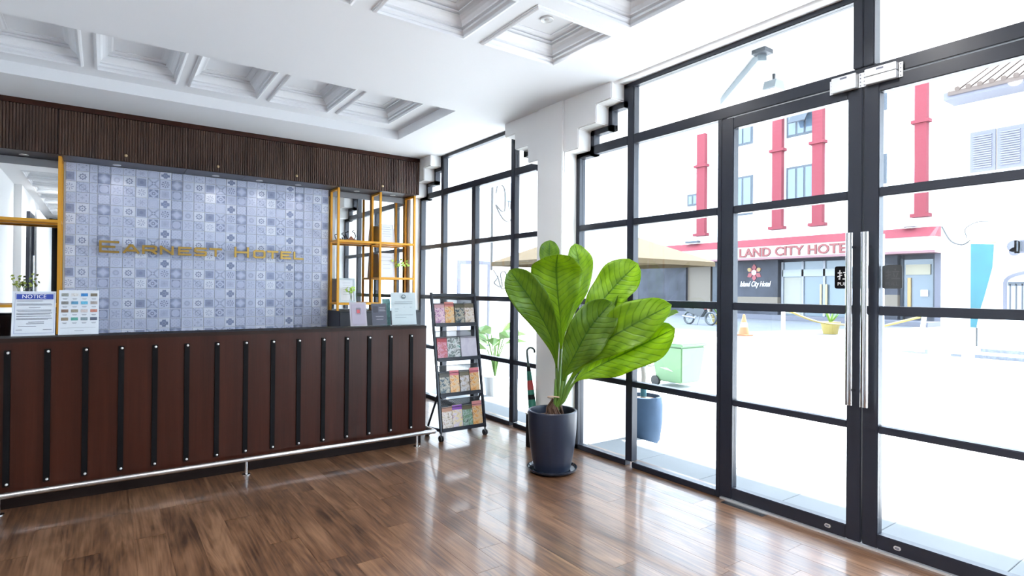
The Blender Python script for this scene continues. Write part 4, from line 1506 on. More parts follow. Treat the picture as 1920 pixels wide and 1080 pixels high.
# ================================================================ UMBRELLA IN A STAND
us = thing('umbrella_stand', 'small black umbrella stand against the white pier', 'stand', (3.175, 4.12, 0))
MB().lathe([(0.070, 0.0), (0.070, 0.30), (0.063, 0.30), (0.060, 0.012)], (3.175, 4.12, 0), 24).build('cylinder', M['black'], us, smooth=True)
MB().lathe([(0.074, 0.292), (0.074, 0.304), (0.062, 0.304), (0.062, 0.292)], (3.175, 4.12, 0), 24).build('rim', M['steel'], us)
um = thing('umbrella', 'folded red and green umbrella with a curved handle in the stand', 'umbrella', (3.175, 4.12, 0.03))
p0, p1 = Vector((3.18, 4.09, 0.03)), Vector((3.205, 4.245, 0.70))
seg = 16
for k in range(seg):
    a, b = p0.lerp(p1, k / seg), p0.lerp(p1, (k + 1) / seg)
    ra = 0.016 + 0.020 * math.sin(PI * min(1, 0.15 + k / seg * 0.85))
    rb_ = 0.016 + 0.020 * math.sin(PI * min(1, 0.15 + (k + 1) / seg * 0.85))
    MB().tube([a, b], [ra, rb_], 10).build('canopy_fold', (M['red_um'], M['green_um'], M['green_um'], M['black'], M['green_um'], M['red_um'])[k % 6], um, smooth=True)
ax = (p1 - p0).normalized()
hp = [p1 - ax * 0.05, p1 + ax * 0.10]
top = p1 + ax * 0.14
side = Vector((0.80, -0.57, 0))
for k in range(9):
    a = PI - PI * 1.1 * k / 8
    hp.append(top + side * (0.036 + 0.036 * math.cos(a)) + Vector((0, 0, 0.036 * math.sin(a))))
MB().tube(hp, 0.0105, 10).build('handle', mat('grey_handle', (0.05, 0.08, 0.08), 0.35), um, smooth=True)

# ================================================================ POTTED PLANT
PC = (2.865, 3.478, 0.0)
sa = MB().lathe([(0.150, 0.0), (0.172, 0.004), (0.192, 0.022), (0.195, 0.036), (0.188, 0.036), (0.176, 0.020), (0.150, 0.014), (0.001, 0.014)], PC, 48).build('saucer', mat('glazed_saucer', (0.012, 0.02, 0.038), 0.12), smooth=True, base=True)
tag(sa, 'glossy dark blue saucer under the big indoor planter', 'saucer')
pot = thing('plant_pot', 'tall navy glazed pot beside the glass wall', 'pot', (PC[0], PC[1], 0.0145))
MB().lathe([(0.128, 0.0145), (0.140, 0.020), (0.158, 0.10), (0.177, 0.22), (0.188, 0.34), (0.192, 0.43), (0.192, 0.470), (0.186, 0.476), (0.174, 0.474), (0.170, 0.455), (0.166, 0.40)], PC, 56).build('body', M['navy_pot'], pot, smooth=True)
so = MB()
prof = [(0.170 * q / 6 + 0.0005, 0.428 + 0.014 * math.cos(PI * q / 6)) for q in range(6, -1, -1)]
so.lathe([(0.1695, 0.40)] + prof, PC, 32).build('soil', M['soil'], pot, smooth=True)

pl = thing('leafy_plant', 'big leafy green plant with paddle leaves in the navy pot', 'plant', (2.885, 3.47, 0.435))
rr = random.Random(12)
rc = MB()
for k in range(26):
    a = rr.random() * 2 * PI
    r1 = 0.045 + 0.02 * rr.random()
    c0 = Vector((2.885 + 0.3 * r1 * math.cos(a), 3.47 + 0.3 * r1 * math.sin(a), 0.56 - 0.05 * rr.random()))
    c1 = Vector((2.885 + r1 * math.cos(a), 3.47 + r1 * math.sin(a), 0.49))
    c2 = Vector((2.885 + 1.25 * r1 * math.cos(a + .4), 3.47 + 1.25 * r1 * math.sin(a + .4), 0.436))
    rc.tube([c0, c1, c2], [0.006, 0.009, 0.005], 6)
ro = rc.build('root_crown', M['root'], pl, smooth=True)
ro['kind'] = 'stuff'
MB().tube([(2.885 + 0.062 * math.cos(a), 3.465 + 0.062 * math.sin(a), 0.566 - 0.02 * math.cos(a - 0.6)) for a in [2 * PI * k / 20 for k in range(21)]], 0.0045, 6).build('tie_cord', M['cord'], pl, smooth=True)


def spline(P, n):
    P = [Vector(p) for p in P]
    Q = [P[0] * 2 - P[1]] + P + [P[-1] * 2 - P[-2]]
    out = []
    m = len(P) - 1
    for i in range(n + 1):
        t = m * i / n
        k = min(int(t), m - 1)
        u = t - k
        a, b, c, d = Q[k], Q[k + 1], Q[k + 2], Q[k + 3]
        out.append(0.5 * ((2 * b) + (c - a) * u + (2 * a - 5 * b + 4 * c - d) * u * u + (3 * b - a - 3 * c + d) * u ** 3))
    return out


def prof_w(t, peak, blunt):
    # long wedge-shaped base, fullest at `peak`, blunt rounded tip
    if t < peak:
        u = t / peak
        return 0.05 + 0.95 * (u * u * (3 - 2 * u)) ** 0.85
    u = (t - peak) / (1 - peak)
    return max(0.0, 1 - u ** 2.4) ** blunt


def leaf(mid, t0, wmax, nrm, m, fold=0.35, peak=0.6, wave=0.012, droop=0.0, asym=1.0, curl=0.0, seed=0, blunt=0.62, rbase=0.0155):
    """mid: midrib from the crown to the tip; the blade starts at fraction t0"""
    N = 46
    pts = spline(mid, N)
    i0 = int(N * t0)
    base = Vector((2.885 + 0.02 * math.cos(seed), 3.47 + 0.02 * math.sin(seed), 0.47))
    stem = [base] + pts[:i0 + 1]
    n_st = len(stem)
    rad = [rbase * (1 - 0.45 * k / n_st) for k in range(n_st)]
    pt = MB().tube(stem, rad, 8).build('petiole', M['petiole'], pl, smooth=True)
    B = pts[i0:]
    K = 8
    nb = len(B)
    nrm = Vector(nrm).normalized()
    mb = MB()
    mb.uv = []
    r4 = random.Random(seed)
    ph = r4.random() * 6
    for i, p in enumerate(B):
        t = i / (nb - 1)
        d = (B[min(i + 1, nb - 1)] - B[max(i - 1, 0)]).normalized()
        s_ = d.cross(nrm)
        s_.normalize()
        up = s_.cross(d).normalized()
        # width profile: quick swell, blunt tip
        wd = wmax * prof_w(t, peak, blunt)
        for j in range(-K, K + 1):
            q = j / K
            wj = wd * (asym if q > 0 else 1.0)
            lift = abs(q) ** 1.3 * wj * fold - droop * (q * q) * wj
            wv = wave * math.sin(ph + t * 17 + (2.0 if q > 0 else 0)) * abs(q) ** 1.5 * min(1, wd / max(1e-6, wmax) * 1.3)
            mb.v.append(tuple(p + s_ * (q * wj * (1 - 0.12 * fold * abs(q))) + up * (lift + wv) + Vector((0, 0, -curl * max(0, t - 0.6) ** 2))))
            mb.uv.append((q * 0.5 + 0.5, t))
    R_ = 2 * K + 1
    for i in range(nb - 1):
        for j in range(R_ - 1):
            a = i * R_ + j
            mb.f.append((a, a + 1, a + 1 + R_, a + R_))
    lf = mb.build('leaf', m, pl, smooth=True, recalc=False)
    so_ = lf.modifiers.new('thickness', 'SOLIDIFY')
    so_.thickness = 0.0012
    return lf


TC = Vector((-0.579, -0.816, 0.0))
RT = Vector((0.816, -0.579, 0.0))
UP = Vector((0, 0, 1))
LF = {
    'L1': [(2.916, 3.475, 0.565), (2.881, 3.449, 0.801), (2.807, 3.427, 1.034), (2.674, 3.446, 1.268), (2.538, 3.468, 1.441), (2.457, 3.5, 1.555)],
    'L2': [(2.893, 3.441, 0.573), (2.895, 3.427, 0.802), (2.886, 3.407, 1.094), (2.831, 3.383, 1.362), (2.78, 3.344, 1.564), (2.711, 3.245, 1.712)],
    'L3': [(2.949, 3.488, 0.581), (2.986, 3.497, 0.83), (3.051, 3.498, 1.211), (3.11, 3.46, 1.55), (3.09, 3.48, 1.785)],
    'L3b': [(2.934, 3.51, 0.579), (2.955, 3.557, 0.995), (2.951, 3.604, 1.425), (2.946, 3.633, 1.66), (2.964, 3.649, 1.815)],
    'L4': [(2.945, 3.465, 0.581), (3.00, 3.43, 0.83), (3.115, 3.33, 1.19), (3.25, 3.21, 1.43), (3.36, 3.06, 1.62)],
    'L5': [(2.884, 3.411, 0.558), (2.877, 3.354, 0.751), (2.901, 3.262, 0.921), (2.97, 3.163, 1.138), (3.098, 3.071, 1.323)],
    'L6': [(2.898, 3.402, 0.558), (2.917, 3.326, 0.731), (3.01, 3.166, 0.965), (3.14, 2.93, 1.146), (3.27, 2.66, 1.310)],
    'L7': [(2.940, 3.440, 0.564), (3.00, 3.36, 0.751), (3.13, 3.18, 0.968), (3.27, 2.94, 1.145), (3.35, 2.66, 1.255)],
    'L8': [(2.898, 3.389, 0.552), (2.944, 3.307, 0.707), (3.03, 3.18, 0.82), (3.17, 2.93, 0.975), (3.31, 2.66, 1.142)],
    'L9': [(2.96, 3.46, 0.576), (3.06, 3.37, 0.827), (3.17, 3.24, 1.084), (3.24, 3.18, 1.223), (3.29, 3.14, 1.39)],
}
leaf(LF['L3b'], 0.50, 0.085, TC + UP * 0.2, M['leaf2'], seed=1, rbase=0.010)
leaf(LF['L3'], 0.40, 0.120, TC + RT * 0.3, M['leaf'], seed=2, fold=0.2, wave=0.016)
leaf(LF['L4'], 0.36, 0.165, TC + UP * 0.5 - RT * 0.2, M['leaf'], seed=3, fold=0.22, wave=0.022, blunt=0.5, peak=0.66)
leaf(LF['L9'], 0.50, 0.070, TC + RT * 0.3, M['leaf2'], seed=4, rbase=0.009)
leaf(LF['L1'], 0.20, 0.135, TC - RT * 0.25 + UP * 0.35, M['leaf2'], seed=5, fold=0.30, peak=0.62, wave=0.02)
leaf(LF['L2'], 0.32, 0.198, TC + UP * 0.25, M['leaf'], seed=6, fold=0.14, peak=0.66, blunt=0.5, curl=0.25, wave=0.022)
leaf(LF['L7'], 0.28, 0.125, TC * 0.6 + UP * 0.8, M['leaf2'], seed=7, fold=0.2, wave=0.03, peak=0.66)
leaf(LF['L8'], 0.24, 0.175, TC + UP * 0.55, M['leaf'], seed=8, fold=-0.05, droop=0.30, wave=0.034, peak=0.68, asym=0.8)
leaf(LF['L6'], 0.28, 0.165, TC + UP * 0.45, M['leaf'], seed=9, fold=0.30, wave=0.030, peak=0.64)
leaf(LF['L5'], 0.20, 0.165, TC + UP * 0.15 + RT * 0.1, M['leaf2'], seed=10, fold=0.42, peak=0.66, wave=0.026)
# bare stalks in the crown
for k, (dx, dy, hh) in enumerate(((-0.03, -0.03, 0.72), (0.025, -0.035, 0.66), (0.045, 0.0, 0.74))):
    MB().tube([(2.885 + dx * 0.4, 3.47 + dy * 0.4, 0.47), (2.885 + dx * 0.8, 3.47 + dy, 0.58), (2.885 + dx * 1.1, 3.47 + dy * 1.3, hh)], [0.015, 0.013, 0.005], 8).build('leaf_sheath', M['petiole'], pl, smooth=True)

# ================================================================ REAR OF THE LOBBY (seen in the mirror)
dr = thing('door_3', 'dark-framed door with a long handle in the left wall', 'door', (XL + 0.10, 0.64, 0), kind='structure')
MB().box(XL + 0.101, XL + 0.15, 0.22, 0.30, 0, 2.72).build('jamb', M['frame'], dr)
MB().box(XL + 0.101, XL + 0.15, 0.99, 1.07, 0, 2.72).build('jamb', M['frame'], dr)
MB().box(XL + 0.101, XL + 0.15, 0.30, 0.99, 2.64, 2.72).build('head', M['frame'], dr)
lf_ = MB().box(XL + 0.101, XL + 0.12, 0.302, 0.988, 0.01, 2.635).build('leaf', mat('smoked_panel', (0.03, 0.035, 0.045), 0.2), dr)
MB().tube([(XL + 0.19, 0.92, 0.85), (XL + 0.19, 0.92, 1.95)], 0.016, 12).build('handle', M['chrome'], lf_, smooth=True)


def curtain(name, label, p0, p1, z0, z1, m, folds, amp):
    P0, P1 = Vector(p0), Vector(p1)
    d = (P1 - P0)
    nrm = Vector((-d.y, d.x)).normalized() if len(d) == 2 else Vector((-d.y, d.x, 0)).normalized()
    mb = MB()
    N = folds * 8
    for i in range(N + 1):
        t = i / N
        p = P0 + d * t
        o = nrm * amp * math.sin(t * folds * 2 * PI)
        for zz in (z0, z1):
            mb.v.append((p.x + o.x, p.y + o.y, zz))
    for i in range(N):
        mb.f.append((2 * i, 2 * i + 2, 2 * i + 3, 2 * i + 1))
    o = mb.build(name, m, smooth=True, recalc=False, base=True)
    sm = o.modifiers.new('thickness', 'SOLIDIFY')
    sm.thickness = 0.004
    tag(o, label, 'curtain')
    return o


curtain('curtain', 'long white curtain along the left wall behind the camera', (XL + 0.17, 0.12, 0), (XL + 0.17, -3.2, 0), 0.02, 2.85, M['curtain_w'], 18, 0.035)
curtain('curtain', 'floor-length black curtain at the rear of the lobby', (XL + 0.12, -3.55, 0), (0.6, -3.55, 0), 0.02, 3.04, M['curtain_b'], 10, 0.05)

# ================================================================ OUTDOORS
g = MB().box(XO, 16.8, -60, 90, -0.4, -0.10).build('ground', M['concrete'])
tag(g, 'pale sunlit concrete forecourt outside the glass', 'ground', kind='structure')
g = MB().box(16.8, 70, -60, 90, -0.4, -0.105).build('street', M['shaded_asphalt'])
tag(g, 'grey tarmac street, the shade of the opposite hotel put into its colour', 'street', kind='structure')
# porch step with large tiles
ps = MB().box(XO - 0.10, 4.24, -4.2, 3.93, -0.3, -0.036).build('porch_step', mat('porch_joint', (0.2, 0.2, 0.21), 0.7))
tag(ps, 'grey tiled porch step outside the doors', 'step', kind='structure')
ptm = MB().box(-0.355, 0.355, -0.2985, 0.2985, -0.02, 0.0).build('porch_tile', M['step'], bevel=0.002)
ptile = ptm.data
bpy.data.objects.remove(ptm)
for k in range(13):
    mesh_obj('porch_tile', ptile, ps, (3.878, 3.63 - 0.6 * k, -0.018))
ps2 = MB().box(XO - 0.10, 4.24, 4.20, 12.9, -0.3, -0.02).build('porch_walkway', M['step'])
tag(ps2, 'grey paved walkway outside the far lobby window', 'walkway', kind='structure')
ks = MB().box(4.242, 4.33, -4.2, 12.9, -0.12, -0.085).build('kerb_strip', mat('kerb_grey', (0.24, 0.25, 0.25), 0.8, noise=0.4, nscale=12))
tag(ks, 'worn grey kerb strip along the porch step', 'kerb', kind='structure')

# canopy over the porch
cnp = MB().box(XO, 5.80, -6, 13.2, 3.42, 3.56).build('canopy', M['render'])
tag(cnp, 'white porch canopy above the shopfront', 'canopy', kind='structure')
MB().box(5.70, 5.80, -6, 13.2, 3.30, 3.42).build('fascia', M['render'], cnp)
up_w = MB().box(XO - 0.3, XO, -6, 13.2, 3.5, 9.0).build('wall_upper', M['render'])
tag(up_w, 'white upper facade wall above the canopy', 'wall', kind='structure')
sg2 = thing('canopy_strut', 'grey steel strut hanging under the white canopy', 'strut', (4.77, 3.1, 3.3))
MB().bar((4.45, 2.70, 3.37), (5.20, 3.58, 3.37), 0.07, 0.07).build('beam', mat('grey_steel', (0.12, 0.15, 0.17), 0.5), sg2)
MB().box(4.39, 4.51, 2.64, 2.76, 3.385, 3.42).build('bracket', M['darkframe'], sg2)
fld = thing('floodlight', 'small grey floodlight under the canopy above the door', 'lamp', (5.02, 2.93, 3.27))
MB().prism([(-.09, 3.27), (.09, 3.27), (.06, 3.35), (-.06, 3.35)], 'y', 2.87, 2.99).build('housing', mat('floodlight_grey', (0.16, 0.19, 0.21), 0.4), fld)
for o in fld.children:
    o.location.x += 5.02
MB().box(5.01, 5.03, 2.92, 2.94, 3.35, 3.42).build('stem', M['darkframe'], fld)
MB().box(4.945, 5.095, 2.875, 2.985, 3.262, 3.27).build('lens', M['white_ink'], fld)

# ---- outdoor blue planter
bp_ = thing('outdoor_planter', 'tall blue planter with a young tree outside the near glass', 'planter', (4.24, 3.66, -0.1))
c0 = (4.41, 3.93, -0.084)
bp_.location = c0
ORG[bp_.name] = c0
MB().lathe([(0.150, 0.0), (0.165, 0.02), (0.188, 0.20), (0.190, 0.36), (0.178, 0.445), (0.160, 0.45), (0.155, 0.40)], c0, 40).build('pot', M['blue_pot'], bp_, smooth=True)
MB().lathe([(0.16, 0.38), (0.157, 0.41), (0.001, 0.415)], c0, 24).build('soil', M['soil'], bp_)
MB().tube([(c0[0], c0[1], 0.30), (c0[0] + 0.01, c0[1], 0.55), (c0[0] - 0.01, c0[1] + 0.02, 0.80), (c0[0], c0[1], 1.05)], [0.030, 0.026, 0.02, 0.012], 10).build('trunk', mat('pale_trunk', (0.25, 0.23, 0.2), 0.8), bp_, smooth=True)
MB().lathe([(0.031, 0.44), (0.031, 0.52), (0.026, 0.52), (0.026, 0.44)], (c0[0], c0[1], -0.084), 16).build('tie', M['tarp'], bp_)
rr = random.Random(5)
for k in range(34):
    a = rr.random() * 2 * PI
    zz = 0.62 + 0.55 * rr.random()
    rr_ = (0.05 + 0.13 * rr.random()) * (0.3 if math.cos(a) < 0.1 else 1.0)
    c = Vector((c0[0] + 0.02 * math.cos(a), c0[1] + 0.02 * math.sin(a), zz))
    d = Vector((math.cos(a), math.sin(a), 0.2 - 0.5 * rr.random())).normalized()
    s_ = d.cross(UP).normalized() * 0.035
    e = c + d * rr_
    MB().poly([c, e, e + d * 0.06 + s_ + Vector((0, 0, 0.012)), e + d * 0.13, e + d * 0.06 - s_ + Vector((0, 0, 0.012)), e + d * 0.06 - Vector((0, 0, 0.004)), c + Vector((0, 0, 0.004))],
              [(0, 1, 6), (1, 2, 5), (2, 3, 5), (3, 4, 5), (4, 1, 5), (1, 4, 3, 2)]).build('leaf', M['leaf_pale'], bp_)

# ---- green wheeled bin
bn = thing('wheeled_bin', 'pale green wheeled rubbish bin on the forecourt', 'bin', (7.5, 5.95, -0.1))
MB().poly([(7.27, 5.72, -0.02), (7.73, 5.72, -0.02), (7.73, 6.22, -0.02), (7.27, 6.22, -0.02), (7.20, 5.66, 0.55), (7.80, 5.66, 0.55), (7.80, 6.28, 0.55), (7.20, 6.28, 0.55)],
          [(0, 3, 2, 1), (4, 5, 6, 7), (0, 1, 5, 4), (1, 2, 6, 5), (2, 3, 7, 6), (3, 0, 4, 7)]).build('body', M['bin'], bn, bevel=0.02)
MB().box(7.18, 7.82, 5.64, 6.30, 0.552, 0.60).build('lid', M['bin'], bn, bevel=0.015)
MB().tube([(7.20, 6.34, 0.56), (7.80, 6.34, 0.56)], 0.015, 8).build('grip', M['darkframe'], bn)
for xx in (7.24, 7.70):
    MB().tube([(xx, 6.22, -0.02), (xx + 0.06, 6.22, -0.02)], 0.08, 16).build('wheel', M['rubber'], bn)

# ---- parasols


def parasol(label, c, hw, ze, zt, seed):
    t = thing('parasol', label, 'parasol', (c[0], c[1], -0.1))
    can = MB()
    top = (c[0], c[1], zt)
    cor = [(c[0] - hw, c[1] - hw, ze), (c[0] + hw, c[1] - hw, ze), (c[0] + hw, c[1] + hw, ze), (c[0] - hw, c[1] + hw, ze)]
    for k in range(4):
        can.poly([top, cor[k], cor[(k + 1) % 4], (top[0], top[1], top[2] - 0.02)], [(0, 1, 2)])
    low = [(p[0], p[1], p[2] - 0.09) for p in cor]
    for k in range(4):
        can.poly([cor[k], cor[(k + 1) % 4], low[(k + 1) % 4], low[k]], [(0, 1, 2, 3)])
    o = can.build('canopy', M['canvas'], t, recalc=False)
    sm = o.modifiers.new('thickness', 'SOLIDIFY')
    sm.thickness = 0.006
    v = MB()
    h2 = hw * 0.28
    vt = zt + 0.16
    vz = zt - 0.02
    vc = [(c[0] - h2, c[1] - h2, vz), (c[0] + h2, c[1] - h2, vz), (c[0] + h2, c[1] + h2, vz), (c[0] - h2, c[1] + h2, vz)]
    for k in range(4):
        v.poly([(c[0], c[1], vt), vc[k], vc[(k + 1) % 4]], [(0, 1, 2)])
    o2 = v.build('vent_cap', M['canvas'], o, recalc=False)
    sm = o2.modifiers.new('thickness', 'SOLIDIFY')
    sm.thickness = 0.006
    for p in cor:
        MB().bar((c[0], c[1], zt - 0.06), (p[0], p[1], p[2] - 0.025), 0.022, 0.018).build('rib', M['umb_frame'], t)
        MB().bar((c[0], c[1], zt - 0.55), (c[0] + (p[0] - c[0]) * 0.5, c[1] + (p[1] - c[1]) * 0.5, (zt + p[2]) / 2 - 0.05), 0.016, 0.014).build('strut', M['umb_frame'], t)
    MB().tube([(c[0], c[1], -0.04), (c[0], c[1], zt)], 0.025, 12).build('pole', M['umb_frame'], t, smooth=True)
    MB().lathe([(0.30, 0), (0.30, 0.05), (0.06, 0.08), (0.05, 0.3), (0.03, 0.3)], (c[0], c[1], -0.1), 24).build('base', mat('parasol_base', (0.2, 0.2, 0.2), 0.7), t)
    return t


parasol('square cream parasol on the forecourt behind the pier', (8.55, 8.85), 1.65, 2.02, 2.80, 0)

# ---- white end wall of the forecourt with door, pipe and cables
ew = MB().box(XO, 10.6, 13.0, 13.3, -0.1, 7.5).build('wall_end', M['render'])
tag(ew, 'white end wall beyond the forecourt with a grey door', 'wall', kind='structure')
gd = thing('grey_door', 'pale grey steel door in the white end wall', 'door', (7.9, 12.95, -0.1))
MB().box(7.55, 8.40, 12.97, 12.999, -0.1, 2.10).build('panel', M['greydoor'], gd)
for a0, a1, b0, b1 in ((7.47, 7.55, -0.1, 2.18), (8.40, 8.46, -0.1, 2.18), (7.55, 8.40, 2.10, 2.18)):
    MB().box(a0, a1, 12.95, 12.999, b0, b1).build('frame', M['shutter'], gd)
MB().box(7.64, 7.68, 12.93, 12.97, 0.9, 1.1).build('handle', M['darkframe'], gd)
wp = tag(MB().tube([(8.515, 12.96, 4.35), (8.515, 12.96, 1.95)], 0.032, 8).build('drain_pipe', M['wire'], base=True), 'thin dark pipe running down the white end wall', 'pipe')
wp = tag(MB().tube([(8.18, 12.97, 4.4), (8.20, 12.97, 2.2)], 0.016, 6).build('conduit', mat('grey_conduit', (0.25, 0.26, 0.28), 0.6), base=True), 'slim grey conduit above the grey door', 'conduit')


def cable(label, pts, r=0.021):
    return tag(MB().tube(spline(pts, 40), r, 6).build('cable', M['wire'], smooth=True, base=True), label, 'cable', 'cables on the outside walls')


cable('looped cable hanging high on the white end wall', [(8.53, 12.80, 4.0), (8.60, 12.80, 4.25), (8.80, 12.80, 4.15), (8.82, 12.80, 3.6), (8.70, 12.80, 3.55), (8.52, 12.80, 3.7), (8.75, 12.80, 3.35), (9.0, 12.80, 3.3), (9.15, 12.80, 3.75), (9.1, 12.80, 4.3)])
cable('tangled cable low on the white end wall beside the door', [(8.60, 12.985, 1.95), (8.60, 12.80, 1.75), (8.50, 12.80, 1.6), (8.75, 12.80, 1.5), (8.70, 12.80, 1.85), (8.85, 12.80, 1.9), (8.95, 12.80, 1.6), (8.75, 12.80, 1.45), (8.60, 12.80, 1.8)])
jb = thing('junction_box', 'blue grey meter box with cables high on the end wall', 'box', (9.1, 12.9, 3.8))
MB().box(8.98, 9.22, 12.86, 12.999, 3.85, 4.35).build('case', mat('meter_blue', (0.2, 0.26, 0.34), 0.5), jb, bevel=0.01)
for k in range(3):
    MB().tube([(9.02 + 0.07 * k, 12.90, 3.85), (9.0 + 0.07 * k, 12.89, 3.70 - 0.05 * k), (9.06 + 0.05 * k, 12.9, 3.6)], 0.012, 6).build('wire', M['wire'], jb)

# outdoor plant by the far window
op = thing('outdoor_plant', 'bright green large leaved plant outside the far lobby window', 'plant', (4.42, 6.62, -0.1))
MB().lathe([(0.12, 0), (0.16, 0.30), (0.165, 0.32), (0.15, 0.32)], (4.42, 6.62, -0.1), 24).build('pot', mat('white_planter', (0.5, 0.5, 0.5), 0.7), op)
rr = random.Random(8)
for k in range(11):
    a = 2 * PI * k / 11 + rr.random() * 0.5
    d = Vector((math.cos(a), math.sin(a), 0))
    b0 = Vector((4.42, 6.62, 0.2))
    h_ = 0.55 + 0.35 * rr.random()
    m0 = b0 + d * 0.12 + UP * (h_ * 0.7)
    tip = b0 + d * (0.38 + 0.1 * rr.random()) + UP * (h_ * 0.75)
    s_ = d.cross(UP) * 0.09
    cx = m0.lerp(tip, 0.5) + UP * 0.08
    MB().tube([b0, b0 + d * 0.05 + UP * h_ * 0.4, m0], 0.008, 6).build('stem', M['leaf_out'], op)
    MB().poly([m0, cx + s_, tip, cx - s_, cx + UP * 0.03, m0 - UP * 0.004], [(0, 1, 4), (1, 2, 4), (2, 3, 4), (3, 0, 4), (5, 3, 2, 1)]).build('leaf', M['leaf_out'], op)

# ================================================================ OPPOSITE HOTEL
AX = 32.0
A_ = thing('opposite_hotel', 'white hotel with salmon columns and a red lettered sign across the street', 'building', (AX, 18, -0.1))
MB().box(AX, AX + 12, 10.33, 34, 4.0, 24).build('facade', M['render'], A_)
MB().box(AX + 0.6, AX + 12, 10.33, 34, -0.1, 4.0).build('ground_floor_wall', M['granite'], A_)
MB().box(AX - 0.02, AX + 0.02, 10.35, 34, 9.25, 9.32).build('string_course', mat('pale_line', (0.363, 0.363, 0.3696), 0.8), A_)
for yc, wd in ((23.52, 0.62), (18.30, 0.58), (15.99, 0.56), (11.11, 0.50)):
    ztop = 11.75 if yc > 23 else 15.0
    cl = MB().box(AX - 0.30, AX, yc - wd / 2, yc + wd / 2, 5.12, ztop).build('column', M['pink'], A_)
    MB().box(AX - 0.42, AX, yc - wd * 0.78, yc + wd * 0.78, 5.08, 5.25).build('column_base', M['pink'], cl)
    MB().box(AX - 0.40, AX, yc - wd * 0.75, yc + wd * 0.75, 9.58, 9.74).build('column_ring', M['pink'], cl)


def far_window(y0, y1, z0, z1, mull=1):
    t = MB().box(AX - 0.04, AX + 0.02, min(y0, y1), max(y0, y1), z0, z1).build('window', M['darkframe'], A_)
    ya, yb = min(y0, y1) + 0.13, max(y0, y1) - 0.13
    n = mull + 1
    for k in range(n):
        a = ya + (yb - ya) * k / n + (0.06 if k else 0)
        b = ya + (yb - ya) * (k + 1) / n - (0.06 if k < n - 1 else 0)
        MB().box(AX - 0.06, AX - 0.04, a, b, z0 + 0.13, z1 - 0.13).build('pane', M['blueglass'], t)
    return t


far_window(16.20, 17.87, 6.25, 8.60, 2)
w_ = far_window(16.20, 17.87, 10.30, 12.4, 2)
MB().poly([(AX - 0.05, 16.45, 11.95), (AX - 0.05, 17.4, 11.95), (AX - 0.75, 17.4, 10.95), (AX - 0.75, 16.45, 10.95), (AX - 0.02, 16.45, 11.9), (AX - 0.02, 17.4, 11.9), (AX - 0.72, 17.4, 10.9), (AX - 0.72, 16.45, 10.9)],
          [(0, 1, 2, 3), (7, 6, 5, 4), (0, 3, 7, 4), (1, 5, 6, 2), (2, 6, 7, 3)]).build('open_sash', M['darkframe'], w_)
far_window(19.96, 21.30, 6.15, 8.55, 1)
far_window(19.98, 21.30, 10.45, 12.4, 1)
far_window(12.66, 13.9, 6.95, 8.45, 1)
far_window(12.67, 13.9, 10.65, 12.4, 1)
far_window(23.85, 24.75, 7.15, 7.95, 1)
# sign band
MB().prism([(AX - 0.9, 4.10), (AX - 0.35, 4.58), (AX, 4.58), (AX, 4.10)], 'y', 10.30, 27.0).build('sign_canopy', M['pink'], A_)
MB().box(AX - 0.86, AX, 10.32, 27.0, 3.45, 4.10).build('sign_field', mat('sign_cream', (0.4092, 0.396, 0.3696), 0.7), A_)
MB().box(AX - 0.92, AX, 10.30, 27.0, 3.33, 3.45).build('sign_edge', mat('maroon_edge', (0.1584, 0.0792, 0.0858), 0.7), A_)
sl = MB()
text_into(sl, 'LAND CITY HOTEL', 0.80, bold=0.022, fn=lambda x, y, z: (AX - 0.87 - z, 20.30 - x * 0.95, 3.52 + y * 0.88), depth=0.06)
sl.build('sign_letters', M['signred'], A_, recalc=True)
# ground floor: posts, tan shopfront, glass entrance
for y0, y1, m, nm, x0 in ((25.0, 26.8, 'granite', 'pier', 0.2), (23.2, 25.0, 'tan', 'shopfront_panel', 0.4), (22.4, 22.9, 'darkframe', 'display_case', 0.2), (18.42, 21.9, 'granite', 'logo_wall', 0.1),
                          (12.2, 12.95, 'granite', 'pier', 0.1), (10.34, 10.62, 'shutter', 'corner_post', 0.05)):
    MB().box(AX + x0, AX + 0.6, y0, y1, -0.1, 3.33).build(nm, M[m], A_)
MB().box(AX + 0.05, AX + 0.6, 18.40, 21.9, 0.35, 1.15).build('sand_band', M['tan'], A_)
MB().box(AX + 0.06, AX + 0.6, 12.18, 12.97, 0.75, 1.35).build('sand_band', M['tan'], A_)
ent = MB().box(AX + 0.45, AX + 0.6, 13.3, 18.3, -0.1, 3.2).build('entrance', mat('entrance_blue', (0.0924, 0.1188, 0.1386), 0.15), A_)
for yy in (18.3, 17.1, 15.9, 14.7, 13.5):
    MB().box(AX + 0.36, AX + 0.45, yy - 0.06, yy + 0.06, -0.1, 3.2).build('entrance_post', M['greydoor'], ent)
MB().box(AX + 0.36, AX + 0.45, 13.3, 18.3, 2.35, 2.75).build('entrance_header', mat('pale_blind', (0.2508, 0.264, 0.264), 0.6), ent)
for yy in (15.75, 16.05):
    MB().box(AX + 0.30, AX + 0.36, yy - 0.05, yy + 0.05, 0.7, 1.9).build('entrance_handle', mat('brass_out', (0.2772, 0.2244, 0.1056), 0.4), ent)
MB().box(AX + 0.42, AX + 0.45, 17.2, 18.2, 0.2, 2.3).build('entrance_blind', mat('cream_blind', (0.2178, 0.2112, 0.1782), 0.6), ent)
sw = MB().box(AX + 0.45, AX + 0.6, 10.75, 12.1, 0.5, 3.1).build('shop_window', mat('shop_glass', (0.0792, 0.099, 0.1188), 0.1), A_)
for yy in (10.72, 12.12):
    MB().box(AX + 0.35, AX + 0.5, yy - 0.06, yy + 0.06, -0.1, 3.15).build('window_post', M['darkframe'], sw)
